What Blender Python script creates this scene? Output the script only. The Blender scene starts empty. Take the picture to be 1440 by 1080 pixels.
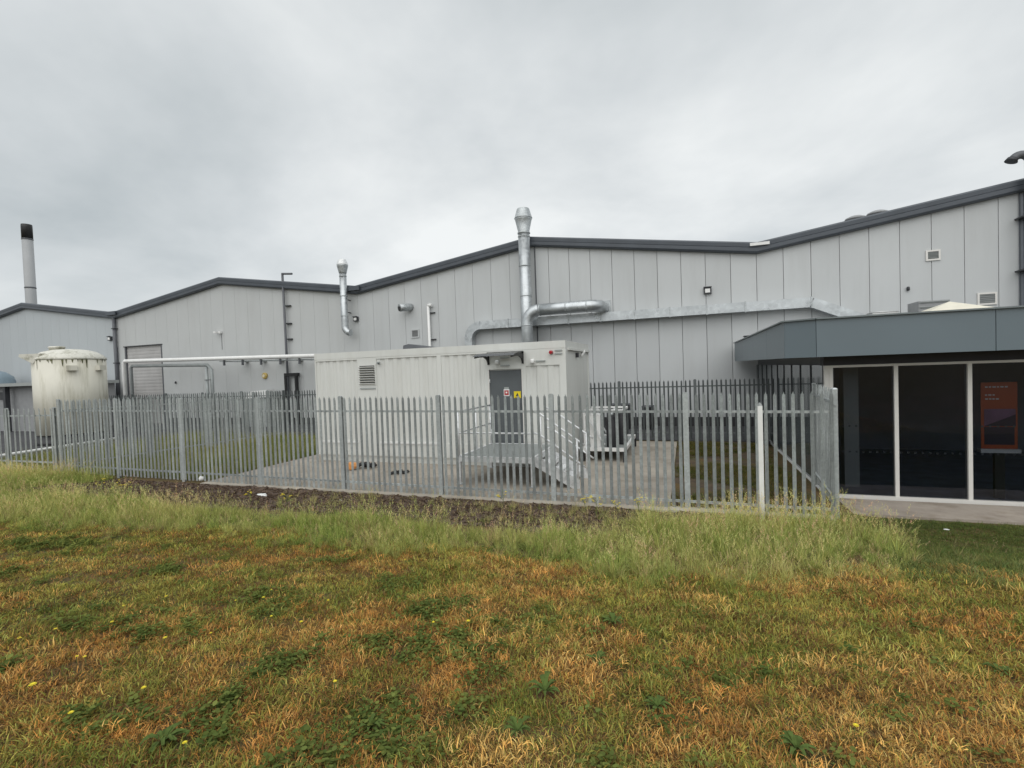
import bpy, bmesh, math, random
import numpy as np
from mathutils import Vector, Matrix
R = math.radians
rnd = random.Random(7)
scene = bpy.context.scene
col = scene.collection

# ------------------------------------------------------------------ camera
EYE = 2.75                                   # metres above the concrete pad (the grass bank under the viewer is 1.1 m up)
FPX, YAW, PITCH, ROLL = 691.97, R(19.469), R(-1.588), R(-2.026)
def cam_axes():
    f = Vector((-math.sin(YAW)*math.cos(PITCH), math.cos(YAW)*math.cos(PITCH), math.sin(PITCH)))
    r = Vector((math.cos(YAW), math.sin(YAW), 0)); u = r.cross(f)
    c, s = math.cos(ROLL), math.sin(ROLL)
    return c*r+s*u, -s*r+c*u, f
CR, CU, CF = cam_axes()
cd = bpy.data.cameras.new('camera'); co = bpy.data.objects.new('camera', cd); col.objects.link(co)
cd.sensor_width = 36; cd.lens = FPX/1440*36; cd.clip_start = .05; cd.clip_end = 3000
co.matrix_world = Matrix(((CR.x, CU.x, -CF.x, 0), (CR.y, CU.y, -CF.y, 0), (CR.z, CU.z, -CF.z, EYE), (0, 0, 0, 1)))
scene.camera = co
def at(px, py, axis, val):
    """point on the plane axis=val seen at photo pixel px,py"""
    d = CF + CR*((px-720)/FPX) - CU*((py-540)/FPX)
    c = Vector((0, 0, EYE)); t = (val-c[axis])/d[axis]
    return c + d*t

# ------------------------------------------------------------------ sky, sun, exposure
SUN_EL, SUN_AZ = R(50), R(172)               # azimuth clockwise from +Y: behind the viewer, a little right
w = bpy.data.worlds.new('World'); scene.world = w; w.use_nodes = True
nt = w.node_tree; nt.nodes.clear()
def N(t, typ, **kw):
    n = t.nodes.new(typ)
    for k, v in kw.items(): setattr(n, k, v)
    return n
out = N(nt, 'ShaderNodeOutputWorld'); mixs = N(nt, 'ShaderNodeMixShader')
sky = N(nt, 'ShaderNodeTexSky', sky_type='NISHITA', sun_disc=False, sun_elevation=SUN_EL, sun_rotation=SUN_AZ)
b1 = N(nt, 'ShaderNodeBackground'); b1.inputs[1].default_value = .09
nt.links.new(sky.outputs[0], b1.inputs[0])
tc = N(nt, 'ShaderNodeTexCoord'); sep = N(nt, 'ShaderNodeSeparateXYZ'); nt.links.new(tc.outputs['Generated'], sep.inputs[0])
mx = N(nt, 'ShaderNodeMath', operation='MAXIMUM'); nt.links.new(sep.outputs[2], mx.inputs[0]); mx.inputs[1].default_value = 0
ad = N(nt, 'ShaderNodeMath', operation='ADD'); nt.links.new(mx.outputs[0], ad.inputs[0]); ad.inputs[1].default_value = .32
dv = []
for i in (0, 1):
    d = N(nt, 'ShaderNodeMath', operation='DIVIDE'); nt.links.new(sep.outputs[i], d.inputs[0]); nt.links.new(ad.outputs[0], d.inputs[1]); dv.append(d)
cmb = N(nt, 'ShaderNodeCombineXYZ'); nt.links.new(dv[0].outputs[0], cmb.inputs[0]); nt.links.new(dv[1].outputs[0], cmb.inputs[1])
cmb.inputs[2].default_value = 5.1
n1 = N(nt, 'ShaderNodeTexNoise'); n1.inputs['Scale'].default_value = 1.0; n1.inputs['Detail'].default_value = 6; n1.inputs['Roughness'].default_value = .55; n1.inputs['Distortion'].default_value = .15
nt.links.new(cmb.outputs[0], n1.inputs['Vector'])
rp = N(nt, 'ShaderNodeValToRGB'); nt.links.new(n1.outputs[0], rp.inputs[0])
e = rp.color_ramp.elements; e[0].position = .30; e[0].color = (.455, .495, .51, 1); e[1].position = .70; e[1].color = (.83, .85, .845, 1)
m_ = e.new(.5); m_.color = (.63, .66, .67, 1)
b2 = N(nt, 'ShaderNodeBackground'); nt.links.new(rp.outputs[0], b2.inputs[0]); b2.inputs[1].default_value = 1.0
mixs.inputs[0].default_value = .93
nt.links.new(b1.outputs[0], mixs.inputs[1]); nt.links.new(b2.outputs[0], mixs.inputs[2]); nt.links.new(mixs.outputs[0], out.inputs[0])
sl = bpy.data.lights.new('sun', 'SUN'); so = bpy.data.objects.new('sun', sl); col.objects.link(so)
sl.energy = 1.5; sl.angle = R(85); sl.color = (1, .985, .96)
sd = Vector((math.sin(SUN_AZ)*math.cos(SUN_EL), math.cos(SUN_AZ)*math.cos(SUN_EL), math.sin(SUN_EL)))
so.rotation_euler = sd.to_track_quat('Z', 'Y').to_euler(); so.location = (0, -20, 30)
vs = scene.view_settings; vs.view_transform = 'Standard'; vs.look = 'None'; vs.gamma = 1; vs.exposure = 0.18; vs.use_curve_mapping = False
cy = scene.cycles; cy.max_bounces = 5; cy.diffuse_bounces = 2; cy.glossy_bounces = 3; cy.transparent_max_bounces = 12; cy.use_adaptive_sampling = True

# ------------------------------------------------------------------ materials
M = {}
def mat(name, c, rough=.6, metal=0., var=0., vscale=3., bump=0., bscale=40., streak=0., spec=.5, grime=None, gscale=1.5, gamt=.0, stretch=(1, 1, 1), orand=0.):
    m = bpy.data.materials.new(name); m.use_nodes = True; t = m.node_tree; p = t.nodes['Principled BSDF']
    p.inputs['Roughness'].default_value = rough; p.inputs['Metallic'].default_value = metal; p.inputs['Specular IOR Level'].default_value = spec
    geo = N(t, 'ShaderNodeNewGeometry'); mp = N(t, 'ShaderNodeMapping'); mp.inputs['Scale'].default_value = stretch
    t.links.new(geo.outputs['Position'], mp.inputs[0]); pos = mp.outputs[0]
    cur = None
    def mixc(a, b, fac):
        n = N(t, 'ShaderNodeMix', data_type='RGBA')
        if isinstance(fac, float): n.inputs[0].default_value = fac
        else: t.links.new(fac, n.inputs[0])
        for k, s in ((6, a), (7, b)):
            if isinstance(s, tuple): n.inputs[k].default_value = (*s, 1)
            else: t.links.new(s, n.inputs[k])
        return n.outputs[2]
    cur = tuple(c)
    if var:
        no = N(t, 'ShaderNodeTexNoise'); no.inputs['Scale'].default_value = vscale; no.inputs['Detail'].default_value = 5; t.links.new(pos, no.inputs[0])
        rr = N(t, 'ShaderNodeMapRange'); rr.inputs[1].default_value = .3; rr.inputs[2].default_value = .7; t.links.new(no.outputs[0], rr.inputs[0])
        cur = mixc(tuple(x*(1-var) for x in c), tuple(min(1, x*(1+var)) for x in c), rr.outputs[0])
    if grime:
        mg = N(t, 'ShaderNodeMapping'); mg.inputs['Scale'].default_value = (gscale, gscale, gscale*(.12 if streak else 1)); t.links.new(geo.outputs['Position'], mg.inputs[0])
        ng = N(t, 'ShaderNodeTexNoise'); ng.inputs['Scale'].default_value = 1; ng.inputs['Detail'].default_value = 6; ng.inputs['Roughness'].default_value = .65; t.links.new(mg.outputs[0], ng.inputs[0])
        rg = N(t, 'ShaderNodeMapRange'); rg.inputs[1].default_value = .48; rg.inputs[2].default_value = .75; rg.inputs[4].default_value = gamt; t.links.new(ng.outputs[0], rg.inputs[0])
        cur = mixc(cur, tuple(grime), rg.outputs[0])
    if orand:
        oi = N(t, 'ShaderNodeObjectInfo'); ro = N(t, 'ShaderNodeMapRange'); ro.inputs[3].default_value = 1-orand; ro.inputs[4].default_value = 1+orand
        t.links.new(oi.outputs['Random'], ro.inputs[0])
        mm = N(t, 'ShaderNodeMix', data_type='RGBA', blend_type='MULTIPLY'); mm.inputs[0].default_value = 1
        if isinstance(cur, tuple): mm.inputs[6].default_value = (*cur, 1)
        else: t.links.new(cur, mm.inputs[6])
        t.links.new(ro.outputs[0], mm.inputs[7]); cur = mm.outputs[2]
    if isinstance(cur, tuple): p.inputs['Base Color'].default_value = (*cur, 1)
    else: t.links.new(cur, p.inputs['Base Color'])
    if bump:
        nb = N(t, 'ShaderNodeTexNoise'); nb.inputs['Scale'].default_value = bscale; nb.inputs['Detail'].default_value = 4; t.links.new(pos, nb.inputs[0])
        bp = N(t, 'ShaderNodeBump'); bp.inputs['Strength'].default_value = bump; bp.inputs['Distance'].default_value = .02
        t.links.new(nb.outputs[0], bp.inputs['Height']); t.links.new(bp.outputs[0], p.inputs['Normal'])
    M[name] = m; return m
def galv(name, c, rough=.42, metal=.75, sc=22., amt=.28, orand=0.):
    m = mat(name, c, rough, metal, var=.12, vscale=2., orand=orand); t = m.node_tree; p = t.nodes['Principled BSDF']
    geo = N(t, 'ShaderNodeNewGeometry'); v = N(t, 'ShaderNodeTexVoronoi'); v.inputs['Scale'].default_value = sc; t.links.new(geo.outputs['Position'], v.inputs[0])
    src = p.inputs['Base Color'].links[0].from_socket
    mr = N(t, 'ShaderNodeMapRange'); mr.inputs[3].default_value = 1-amt; mr.inputs[4].default_value = 1+amt; t.links.new(v.outputs['Color'], mr.inputs[0])
    mm = N(t, 'ShaderNodeMix', data_type='RGBA', blend_type='MULTIPLY'); mm.inputs[0].default_value = 1
    t.links.new(src, mm.inputs[6]); t.links.new(mr.outputs[0], mm.inputs[7]); t.links.new(mm.outputs[2], p.inputs['Base Color'])
    r2 = N(t, 'ShaderNodeMapRange'); r2.inputs[3].default_value = rough-.1; r2.inputs[4].default_value = rough+.15; t.links.new(v.outputs['Color'], r2.inputs[0]); t.links.new(r2.outputs[0], p.inputs['Roughness'])
    return m
mat('panel_grey', (.525, .54, .54), .45, var=.03, vscale=.35, grime=(.40, .405, .395), gscale=1.2, gamt=.35, streak=1, orand=.03)
mat('panel_warm', (.515, .527, .522), .45, var=.03, vscale=.35, grime=(.41, .41, .395), gscale=1.1, gamt=.3, streak=1, orand=.012)
mat('panel_blue', (.44, .47, .485), .45, var=.03, vscale=.35, grime=(.42, .44, .45), gscale=1.0, gamt=.2, streak=1, orand=.012)
mat('seam_dark', (.24, .245, .25), .8)
mat('verge', (.072, .083, .098), .38, var=.12, vscale=1.2, bump=.05, bscale=6)
mat('verge_light', (.15, .165, .19), .45, var=.1)
mat('roof_sheet', (.20, .21, .22), .5, var=.1)
mat('plinth_dark', (.05, .05, .052), .8, var=.25, vscale=2)
mat('roller', (.44, .43, .42), .5, var=.06, vscale=1.5, grime=(.28, .27, .25), gscale=1.5, gamt=.4, streak=1)
mat('dark_metal', (.035, .037, .042), .45, var=.2)
mat('mid_metal', (.10, .105, .115), .45, var=.15)
mat('black', (.012, .012, .013), .5)
mat('rubber', (.02, .02, .022), .55, var=.3, vscale=6)
galv('galv', (.46, .485, .49), .45, .65)
galv('galv_duct', (.50, .525, .535), .35, .75, 8., .15)
galv('galv_fence', (.40, .425, .42), .48, .35, 30., .16, orand=.18)
galv('galv_dark', (.15, .165, .165), .55, .3, 30., .14, orand=.12)
galv('galv_bright', (.74, .75, .75), .42, .3, 12., .15)
galv('galv_post', (.38, .405, .40), .55, .25, 26., .14, orand=.06)
mat('container', (.66, .665, .63), .5, var=.03, vscale=.8, grime=(.47, .46, .41), gscale=2.2, gamt=.38, streak=1)
mat('container_rail', (.62, .62, .58), .5, var=.05, grime=(.40, .38, .33), gscale=3, gamt=.45)
mat('door_grey', (.095, .105, .11), .45, var=.06)
mat('white_paint', (.80, .80, .78), .45, var=.04, grime=(.6, .58, .53), gscale=4, gamt=.4)
mat('white_plastic', (.78, .78, .76), .35, var=.03)
mat('sign_yellow', (.80, .62, .02), .4)
mat('sign_white', (.80, .80, .78), .4)
mat('sign_red', (.45, .04, .04), .4)
mat('red_lamp', (.40, .02, .03), .25)
mat('brass_yellow', (.55, .40, .12), .45, var=.15)
mat('bell_face', (.75, .68, .50), .4)
mat('fascia_slate', (.135, .170, .190), .40, var=.05, vscale=.5, orand=.05)
mat('fascia_side', (.165, .190, .195), .42, var=.05, vscale=.5, orand=.05)
mat('side_glass', (.10, .115, .12), .06, spec=1.0, var=.1)
mat('soffit', (.05, .048, .058), .6, var=.1)
mat('frame_white', (.72, .70, .66), .4, var=.04)
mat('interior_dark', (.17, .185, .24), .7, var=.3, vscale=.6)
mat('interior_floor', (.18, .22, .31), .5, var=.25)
mat('column_grey', (.34, .36, .35), .6, var=.04)
mat('banner_red', (.58, .12, .05), .5)
mat('banner_pink', (.27, .14, .23), .5, var=.25, vscale=3)
mat('banner_navy', (.05, .035, .07), .5)
mat('tank_cream', (.68, .655, .565), .5, var=.06, vscale=1.0, grime=(.30, .28, .18), gscale=2.6, gamt=.85, streak=1)
mat('tank_roof', (.68, .665, .59), .55, var=.05, grime=(.16, .155, .08), gscale=2.6, gamt=.95)
mat('moss', (.12, .12, .06), .9, var=.5, vscale=6)
mat('cream', (.74, .70, .58), .5, var=.06)
mat('concrete', (.37, .33, .275), .85, var=.16, vscale=.7, bump=.3, bscale=60, grime=(.19, .16, .12), gscale=1.1, gamt=.85)
mat('concrete_edge', (.46, .425, .37), .85, var=.12, vscale=3, bump=.3, bscale=50, grime=(.28, .25, .21), gscale=2, gamt=.5)
mat('dirty_concrete', (.36, .31, .26), .9, var=.15, vscale=2, bump=.4, bscale=40, grime=(.19, .145, .10), gscale=1.3, gamt=.95)
mat('asphalt', (.055, .055, .058), .85, var=.25, vscale=1.5, bump=.3, bscale=80)
mat('orange', (.75, .33, .10), .5, var=.2, vscale=8)
mat('stack_grey', (.36, .37, .375), .5, var=.06, vscale=.4, grime=(.26, .26, .26), gscale=.6, gamt=.5, streak=1)
mat('shed_grey', (.30, .305, .31), .6, var=.08)
mat('shed_blue', (.25, .32, .37), .5, var=.08)
def glassy(name, tint, refl=.06):
    m = bpy.data.materials.new(name); m.use_nodes = True; t = m.node_tree; t.nodes.clear()
    o = N(t, 'ShaderNodeOutputMaterial'); mi = N(t, 'ShaderNodeMixShader'); tr = N(t, 'ShaderNodeBsdfTransparent'); gl = N(t, 'ShaderNodeBsdfGlossy'); fr = N(t, 'ShaderNodeFresnel')
    fr.inputs[0].default_value = 1.5; tr.inputs[0].default_value = (*tint, 1); gl.inputs['Roughness'].default_value = .015
    t.links.new(fr.outputs[0], mi.inputs[0]); t.links.new(tr.outputs[0], mi.inputs[1]); t.links.new(gl.outputs[0], mi.inputs[2]); t.links.new(mi.outputs[0], o.inputs[0])
    M[name] = m
glassy('glass', (.68, .70, .73)); glassy('clear_sheet', (.85, .87, .88))

# ------------------------------------------------------------------ mesh helpers
WL = {}
class MB:
    def __init__(s): s.v = []; s.f = []; s.sm = []
    def add(s, vs_, fs, smooth=False):
        k = len(s.v); s.v += [tuple(p) for p in vs_]; s.f += [tuple(i+k for i in f) for f in fs]; s.sm += [smooth]*len(fs); return s
    def box(s, x0, x1, y0, y1, z0, z1):
        return s.add([(x0,y0,z0),(x1,y0,z0),(x1,y1,z0),(x0,y1,z0),(x0,y0,z1),(x1,y0,z1),(x1,y1,z1),(x0,y1,z1)],
                     [(3,2,1,0),(4,5,6,7),(0,1,5,4),(1,2,6,5),(2,3,7,6),(3,0,4,7)])
    def bar(s, a, b, w, h, up=(0, 0, 1)):
        a = Vector(a); b = Vector(b); d = (b-a).normalized(); u = Vector(up)
        if abs(d.dot(u)) > .97: u = Vector((0, 1, 0))
        r = d.cross(u).normalized(); u = r.cross(d)
        vs_ = [p+r*(sx*w/2)+u*(sz*h/2) for p in (a, b) for sx, sz in ((-1,-1),(1,-1),(1,1),(-1,1))]
        return s.add(vs_, [(0,1,2,3),(7,6,5,4),(0,4,5,1),(1,5,6,2),(2,6,7,3),(3,7,4,0)])
    def tube(s, path, r, n=16, cap=True, rs=None):
        P = [Vector(p) for p in path]; rings = []; up = None
        for i, p in enumerate(P):
            d = ((P[min(i+1, len(P)-1)]-P[max(i-1, 0)])).normalized()
            if up is None:
                up = Vector((0, 0, 1)) if abs(d.z) < .9 else Vector((0, 1, 0))
            a = d.cross(up).normalized(); up2 = a.cross(d).normalized(); up = up2
            rr = rs[i] if rs else r
            rings.append([p+a*(rr*math.cos(2*math.pi*k/n))+up2*(rr*math.sin(2*math.pi*k/n)) for k in range(n)])
        vs_ = [q for rg in rings for q in rg]; fs = []
        for i in range(len(P)-1):
            for k in range(n):
                fs.append((i*n+k, (i+1)*n+k, (i+1)*n+(k+1) % n, i*n+(k+1) % n))
        s.add(vs_, fs, True)
        if cap:
            b0 = len(s.v)-len(vs_)
            s.f += [tuple(b0+k for k in range(n)), tuple(b0+(len(P)-1)*n+k for k in reversed(range(n)))]; s.sm += [False, False]
        return s
    def lathe(s, c, prof, n=48, smooth=True):
        vs_ = []; fs = []
        for r, z in prof: vs_ += [(c[0]+r*math.cos(2*math.pi*k/n), c[1]+r*math.sin(2*math.pi*k/n), z) for k in range(n)]
        for i in range(len(prof)-1):
            for k in range(n): fs.append((i*n+k, i*n+(k+1) % n, (i+1)*n+(k+1) % n, (i+1)*n+k))
        s.add(vs_, fs, smooth)
        b = len(s.v)-len(vs_); s.f += [tuple(b+k for k in reversed(range(n))), tuple(b+(len(prof)-1)*n+k for k in range(n))]; s.sm += [False]*2
        return s
    def prism(s, poly, d):
        """closed polygon (3D points) extruded by vector d"""
        d = Vector(d); P = [Vector(p) for p in poly]; n = len(P)
        return s.add(P+[p+d for p in P], [tuple(range(n)), tuple(reversed(range(n, 2*n)))]+[(i, i+n, (i+1) % n+n, (i+1) % n) for i in range(n)])
    def mesh(s, name, m, origin=None):
        V = np.array(s.v, float)
        if origin is None:
            lo, hi = V.min(0), V.max(0); origin = Vector(((lo[0]+hi[0])/2, (lo[1]+hi[1])/2, lo[2]))
        V = V-np.array(origin)
        me = bpy.data.meshes.new(name); me.from_pydata(V.tolist(), [], s.f)
        me.polygons.foreach_set('use_smooth', s.sm)
        bm = bmesh.new(); bm.from_mesh(me); bmesh.ops.recalc_face_normals(bm, faces=bm.faces); bm.to_mesh(me); bm.free()
        me.materials.append(M[m] if isinstance(m, str) else m); me.update()
        return me, Vector(origin)
    def build(s, name, m, parent=None, origin=None):
        me, og = s.mesh(name, m, origin)
        return place(name, me, og, parent)
def place(name, me, loc, parent=None, rz=0):
    o = bpy.data.objects.new(name, me); col.objects.link(o)
    loc = Vector(loc); WL[o.name] = loc
    if parent is not None:
        o.parent = parent; loc = loc-WL[parent.name]
    o.location = loc; o.rotation_euler = (0, 0, rz)
    return o
def tag(o, label=None, cat=None, group=None, kind=None):
    if label: o['label'] = label
    if cat: o['category'] = cat
    if group: o['group'] = group
    if kind: o['kind'] = kind
    return o
def thing(name, loc, label, cat, group=None):
    return tag(place(name, None, loc), label, cat, group)
def arc(c, r, a0, a1, ax, ay, n=8):
    c = Vector(c); ax = Vector(ax); ay = Vector(ay)
    return [c+ax*(r*math.cos(a0+(a1-a0)*i/n))+ay*(r*math.sin(a0+(a1-a0)*i/n)) for i in range(n+1)]

# ------------------------------------------------------------------ ground
def sstep(x, a, b):
    t = np.clip((x-a)/(b-a), 0, 1); return t*t*(3-2*t)
def vnoise(x, y, sc, seed):
    g = np.random.RandomState(seed).rand(256, 256); x = np.asarray(x)*sc+1000; y = np.asarray(y)*sc+1000
    xi = np.floor(x).astype(int); yi = np.floor(y).astype(int); fx = x-xi; fy = y-yi; fx = fx*fx*(3-2*fx); fy = fy*fy*(3-2*fy)
    a = g[xi % 256, yi % 256]; b = g[(xi+1) % 256, yi % 256]; c = g[xi % 256, (yi+1) % 256]; d = g[(xi+1) % 256, (yi+1) % 256]
    return (a*(1-fx)+b*fx)*(1-fy)+(c*(1-fx)+d*fx)*fy
def fbm(x, y, sc, seed):
    return (vnoise(x, y, sc, seed)*.5+vnoise(x, y, sc*2.1, seed+1)*.27+vnoise(x, y, sc*4.3, seed+2)*.15+vnoise(x, y, sc*9, seed+3)*.08)
def ground_z(x, y):
    x = np.asarray(x, float); y = np.asarray(y, float)
    t = np.clip(y/9.3, 0, 1); z = 1.12*(1-t)-.035*t
    z = z-.275*sstep(x, 1.9, 3.4)*sstep(y, 6.2, 10.4)
    bumpy = (vnoise(x, y, 1.3, 31)-.5)*.05+(vnoise(x, y, 4., 32)-.5)*.025
    return z+bumpy*(1-sstep(y, 8.6, 9.3))
def grid_mesh(name, xs, ys, zf, m, parent=None):
    X, Y = np.meshgrid(xs, ys); Z = zf(X, Y); nx, ny = len(xs), len(ys)
    V = np.stack([X.ravel(), Y.ravel(), Z.ravel()], 1)
    i = np.arange(nx-1)[None, :]+np.arange(ny-1)[:, None]*nx; i = i.ravel()
    F = np.stack([i, i+1, i+1+nx, i+nx], 1)
    me = bpy.data.meshes.new(name); me.from_pydata(V.tolist(), [], F.tolist()); me.polygons.foreach_set('use_smooth', [True]*len(F)); me.materials.append(M[m])
    return place(name, me, (0, 0, 0), parent)
def soil_material():
    m = mat('ground', (.10, .085, .035), .95); t = m.node_tree; p = t.nodes['Principled BSDF']
    geo = N(t, 'ShaderNodeNewGeometry')
    def nz(sc, det=6):
        n = N(t, 'ShaderNodeTexNoise'); n.inputs['Scale'].default_value = sc; n.inputs['Detail'].default_value = det; n.inputs['Roughness'].default_value = .65; t.links.new(geo.outputs['Position'], n.inputs[0]); return n
    r1 = N(t, 'ShaderNodeValToRGB'); t.links.new(nz(.9).outputs[0], r1.inputs[0])
    e = r1.color_ramp.elements; e[0].position = .38; e[0].color = (.085, .085, .025, 1); e[1].position = .62; e[1].color = (.16, .095, .035, 1)
    r2 = N(t, 'ShaderNodeValToRGB'); t.links.new(nz(30, 4).outputs[0], r2.inputs[0])
    e = r2.color_ramp.elements; e[0].position = .35; e[0].color = (.5, .5, .5, 1); e[1].position = .7; e[1].color = (1.3, 1.25, 1.1, 1)
    mm = N(t, 'ShaderNodeMix', data_type='RGBA', blend_type='MULTIPLY'); mm.inputs[0].default_value = 1
    t.links.new(r1.outputs[0], mm.inputs[6]); t.links.new(r2.outputs[0], mm.inputs[7]); t.links.new(mm.outputs[2], p.inputs['Base Color'])
    bp = N(t, 'ShaderNodeBump'); bp.inputs['Strength'].default_value = .8; bp.inputs['Distance'].default_value = .03; t.links.new(nz(40, 4).outputs[0], bp.inputs['Height']); t.links.new(bp.outputs[0], p.inputs['Normal'])
soil_material()
def nonuni(lo, a, b, hi, step, far):
    return np.concatenate([np.geomspace(a-lo, step*3, far)*-1+a, np.arange(a, b, step), b+np.geomspace(step*3, hi-b, far)])
gr = grid_mesh('ground', nonuni(-1500, -26, 9, 1500, .16, 14), nonuni(-1500, -2, 13, 1500, .16, 14), ground_z, 'ground')
tag(gr, kind='structure')
# mulch bed along the fence
mat('mulch', (.095, .064, .046), .95, var=.45, vscale=14, bump=1., bscale=35, grime=(.18, .135, .10), gscale=18, gamt=.7)
def mulch_front(x): return 7.40+.15*np.sin(x*.9)+.12*np.sin(x*2.3+1)
def mulch_z(x, y):
    e_ = np.minimum(sstep(y, mulch_front(x)-.25, mulch_front(x)+.15), 1-sstep(x, 1.6, 2.2))*sstep(x, -16.6, -15.6)
    return ground_z(x, y)-.05+e_*(.075+(vnoise(x, y, 6, 41)-.5)*.06+(vnoise(x, y, 13, 42)-.5)*.05)
mu = grid_mesh('mulch_bed', np.arange(-17, 2.4, .07), np.concatenate([np.arange(7.0, 9.60, .07), [9.63]]), mulch_z, 'mulch'); tag(mu, kind='structure')
# bare earth strip inside, right of the pad, and between side fence and annexe
mat('bare_earth', (.085, .058, .034), .95, var=.4, vscale=3, bump=.8, bscale=30, grime=(.07, .08, .025), gscale=1.6, gamt=.9)
bs = grid_mesh('earth_strip', np.arange(-.33, 2.83, .12), np.arange(9.98, 18.84, .2), lambda x, y: -.03-.22*sstep(x, 1.9, 2.8)+(vnoise(x, y, 3, 51)-.5)*.03+.0*y, 'bare_earth'); tag(bs, kind='structure')
# concrete pad
pad = MB().box(-12.45, -.35, 9.64, 18.45, -.14, 0).build('concrete_pad', 'concrete'); tag(pad, kind='structure')
ke = MB().box(-.346, 2.35, 9.66, 9.94, -.14, .012).build('kerb', 'concrete_edge'); tag(ke, kind='structure')
st = MB().box(2.62, 14, 11.12, 12.30, -.42, -.262).build('concrete_strip', 'dirty_concrete'); tag(st, kind='structure')
ay = MB().box(-70, -24.6, 9.98, 23.3, -.1, -.012).build('asphalt_yard', 'asphalt'); tag(ay, kind='structure')
a2 = MB().box(-24.596, 2.7, 18.85, 23.3, -.1, -.016).build('rear_path', 'asphalt'); tag(a2, kind='structure')

# ------------------------------------------------------------------ factory building
D = 23.4                                        # front wall plane
VX, RX, ZV, ZR = [-37.43, -17.27, 2.95], [-47.6, -27.4, -7.0, 13.1], 7.42, 8.88
knots = [(-57.6, ZV), (-47.6, ZR), (-37.43, ZV), (-27.4, ZR), (-17.27, ZV), (-7.0, ZR), (2.95, ZV), (13.1, ZR), (23.2, ZV)]
def wall_top(x):
    for (xa, za), (xb, zb) in zip(knots, knots[1:]):
        if xa <= x <= xb: return za+(zb-za)*(x-xa)/(xb-xa)
    return ZV
fb = thing('factory_building', (-18, D, 0), 'long light grey panelled factory with three dark edged gables', 'building')
XL, XR = -57.6, 23.2
bk = [(x, D+.12, z) for x, z in [(XL, -.1)]+[(a, b-.02) for a, b in knots]+[(XR, -.1)]]
MB().prism(bk, (0, .2, 0)).build('wall_core', 'seam_dark', fb)
edges = []
x = 2.95-1.0133*60
k = 0
while x < 13.2:
    x1 = x+1.0133
    if x1 > XL+.5:
        g = .0095 if x > -8 else (.007 if x > -17 else .004)
        xa, xb = max(x, XL)+g, x1-g
        top = [(xb, wall_top(xb))]
        for a, b in knots:
            if xa < a < xb: top.append((a, b))
        top.append((xa, wall_top(xa)))
        poly = [(xa, D, .38), (xb, D, .38)]+[(p, D, q) for p, q in top]
        # leave the roller door opening free
        if not (xa < -33.05 and xb > -36.75):
            m_ = 'panel_blue' if x1 < -37.2 else ('panel_warm' if x1 < -17 else 'panel_grey')
            MB().prism(poly, (0, .1, 0)).build('panel', m_, fb)
        else:
            poly = [(xa, D, 5.33), (xb, D, 5.33)]+[(p, D, q) for p, q in top]
            MB().prism(poly, (0, .1, 0)).build('panel', 'panel_warm', fb)
    x = x1
MB().box(13.0, XR, D+.01, D+.1, .38, ZV).build('panel', 'panel_grey', fb)
for xa, xb in ((XL, -36.9), (-32.9, XR)):
    MB().box(xa, xb, D-.02, D+.1, -.1, .37).build('plinth', 'plinth_dark', fb)
# jambs of the narrow panels next to the roller door
MB().box(-37.42, -36.72, D-.004, D+.1, -.1, 5.33).build('door_jamb', 'panel_warm', fb)
MB().box(-33.06, -32.30, D-.004, D+.1, -.1, 5.33).build('door_jamb', 'panel_warm', fb)
# verge trim along the gables: a rounded double profile
prof = [(-.02, -.37), (.22, -.355), (.265, -.30), (.27, -.15), (.258, -.142), (.275, -.13), (.285, .02), (.24, .085), (-.02, .095)]
for i, ((xa, za), (xb, zb)) in enumerate(zip(knots, knots[1:])):
    b = MB(); n = len(prof)
    vs_ = [(xx, D-dy, zz+.27+dz) for xx, zz in ((xa, za), (xb, zb)) for dy, dz in prof]
    b.add(vs_, [(j, (j+1) % n, n+(j+1) % n, n+j) for j in range(n)]+[tuple(range(n)), tuple(reversed(range(n, 2*n)))])
    b.build('verge_trim', 'verge', fb)
    MB().prism([(xa, D+.03, za+.17), (xb, D+.03, zb+.17), (xb, D+.03, zb+.27), (xa, D+.03, za+.27)], (0, 40, 0)).build('roof', 'roof_sheet', fb)
MB().box(XL, XL+.2, D+.32, D+40, -.1, ZV).build('end_wall', 'panel_blue', fb)
MB().box(XR-.2, XR, D+.32, D+40, -.1, ZV).build('end_wall', 'panel_grey', fb)
# roller door
rd = MB().box(-36.74, -33.04, D+.104, D+.118, 0, 5.36).build('roller_door', 'seam_dark', fb)
z = 0
while z < 5.2:
    MB().prism([(-36.70, D+.095, z), (-36.70, D+.082, z+.012), (-36.70, D+.076, z+.11), (-36.70, D+.082, z+.213), (-36.70, D+.095, z+.2245)], (3.62, 0, 0)).build('slat', 'roller', rd)
    z += .225
for xa in (-36.72, -33.16): MB().box(xa, xa+.10, D-.02, D+.09, 0, 5.3).build('guide_rail', 'mid_metal', rd)
MB().box(-36.8, -33.0, D-.05, D+.05, 5.30, 5.36).build('lintel', 'dark_metal', rd)
# white flashing at the right valley, gutter outlets
MB().box(2.68, 3.42, D-.36, D-.31, 7.62, 7.74).build('valley_flashing', 'white_paint', fb)
MB().box(-37.9, -36.9, D-.40, D-.312, 7.55, 7.80).build('valley_outlet', 'verge', fb)
MB().box(-17.8, -16.9, D-.40, D-.312, 7.50, 7.72).build('valley_outlet', 'verge', fb)
dp = MB().tube([(-37.42, D-.16, 7.55), (-37.42, D-.16, 0)], .11, 12).build('downpipe', 'mid_metal', fb)
for z in (1.6, 4.2, 6.6): MB().box(-37.56, -37.28, D-.29, D-.001, z, z+.06).build('clamp', 'dark_metal', dp)
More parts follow.
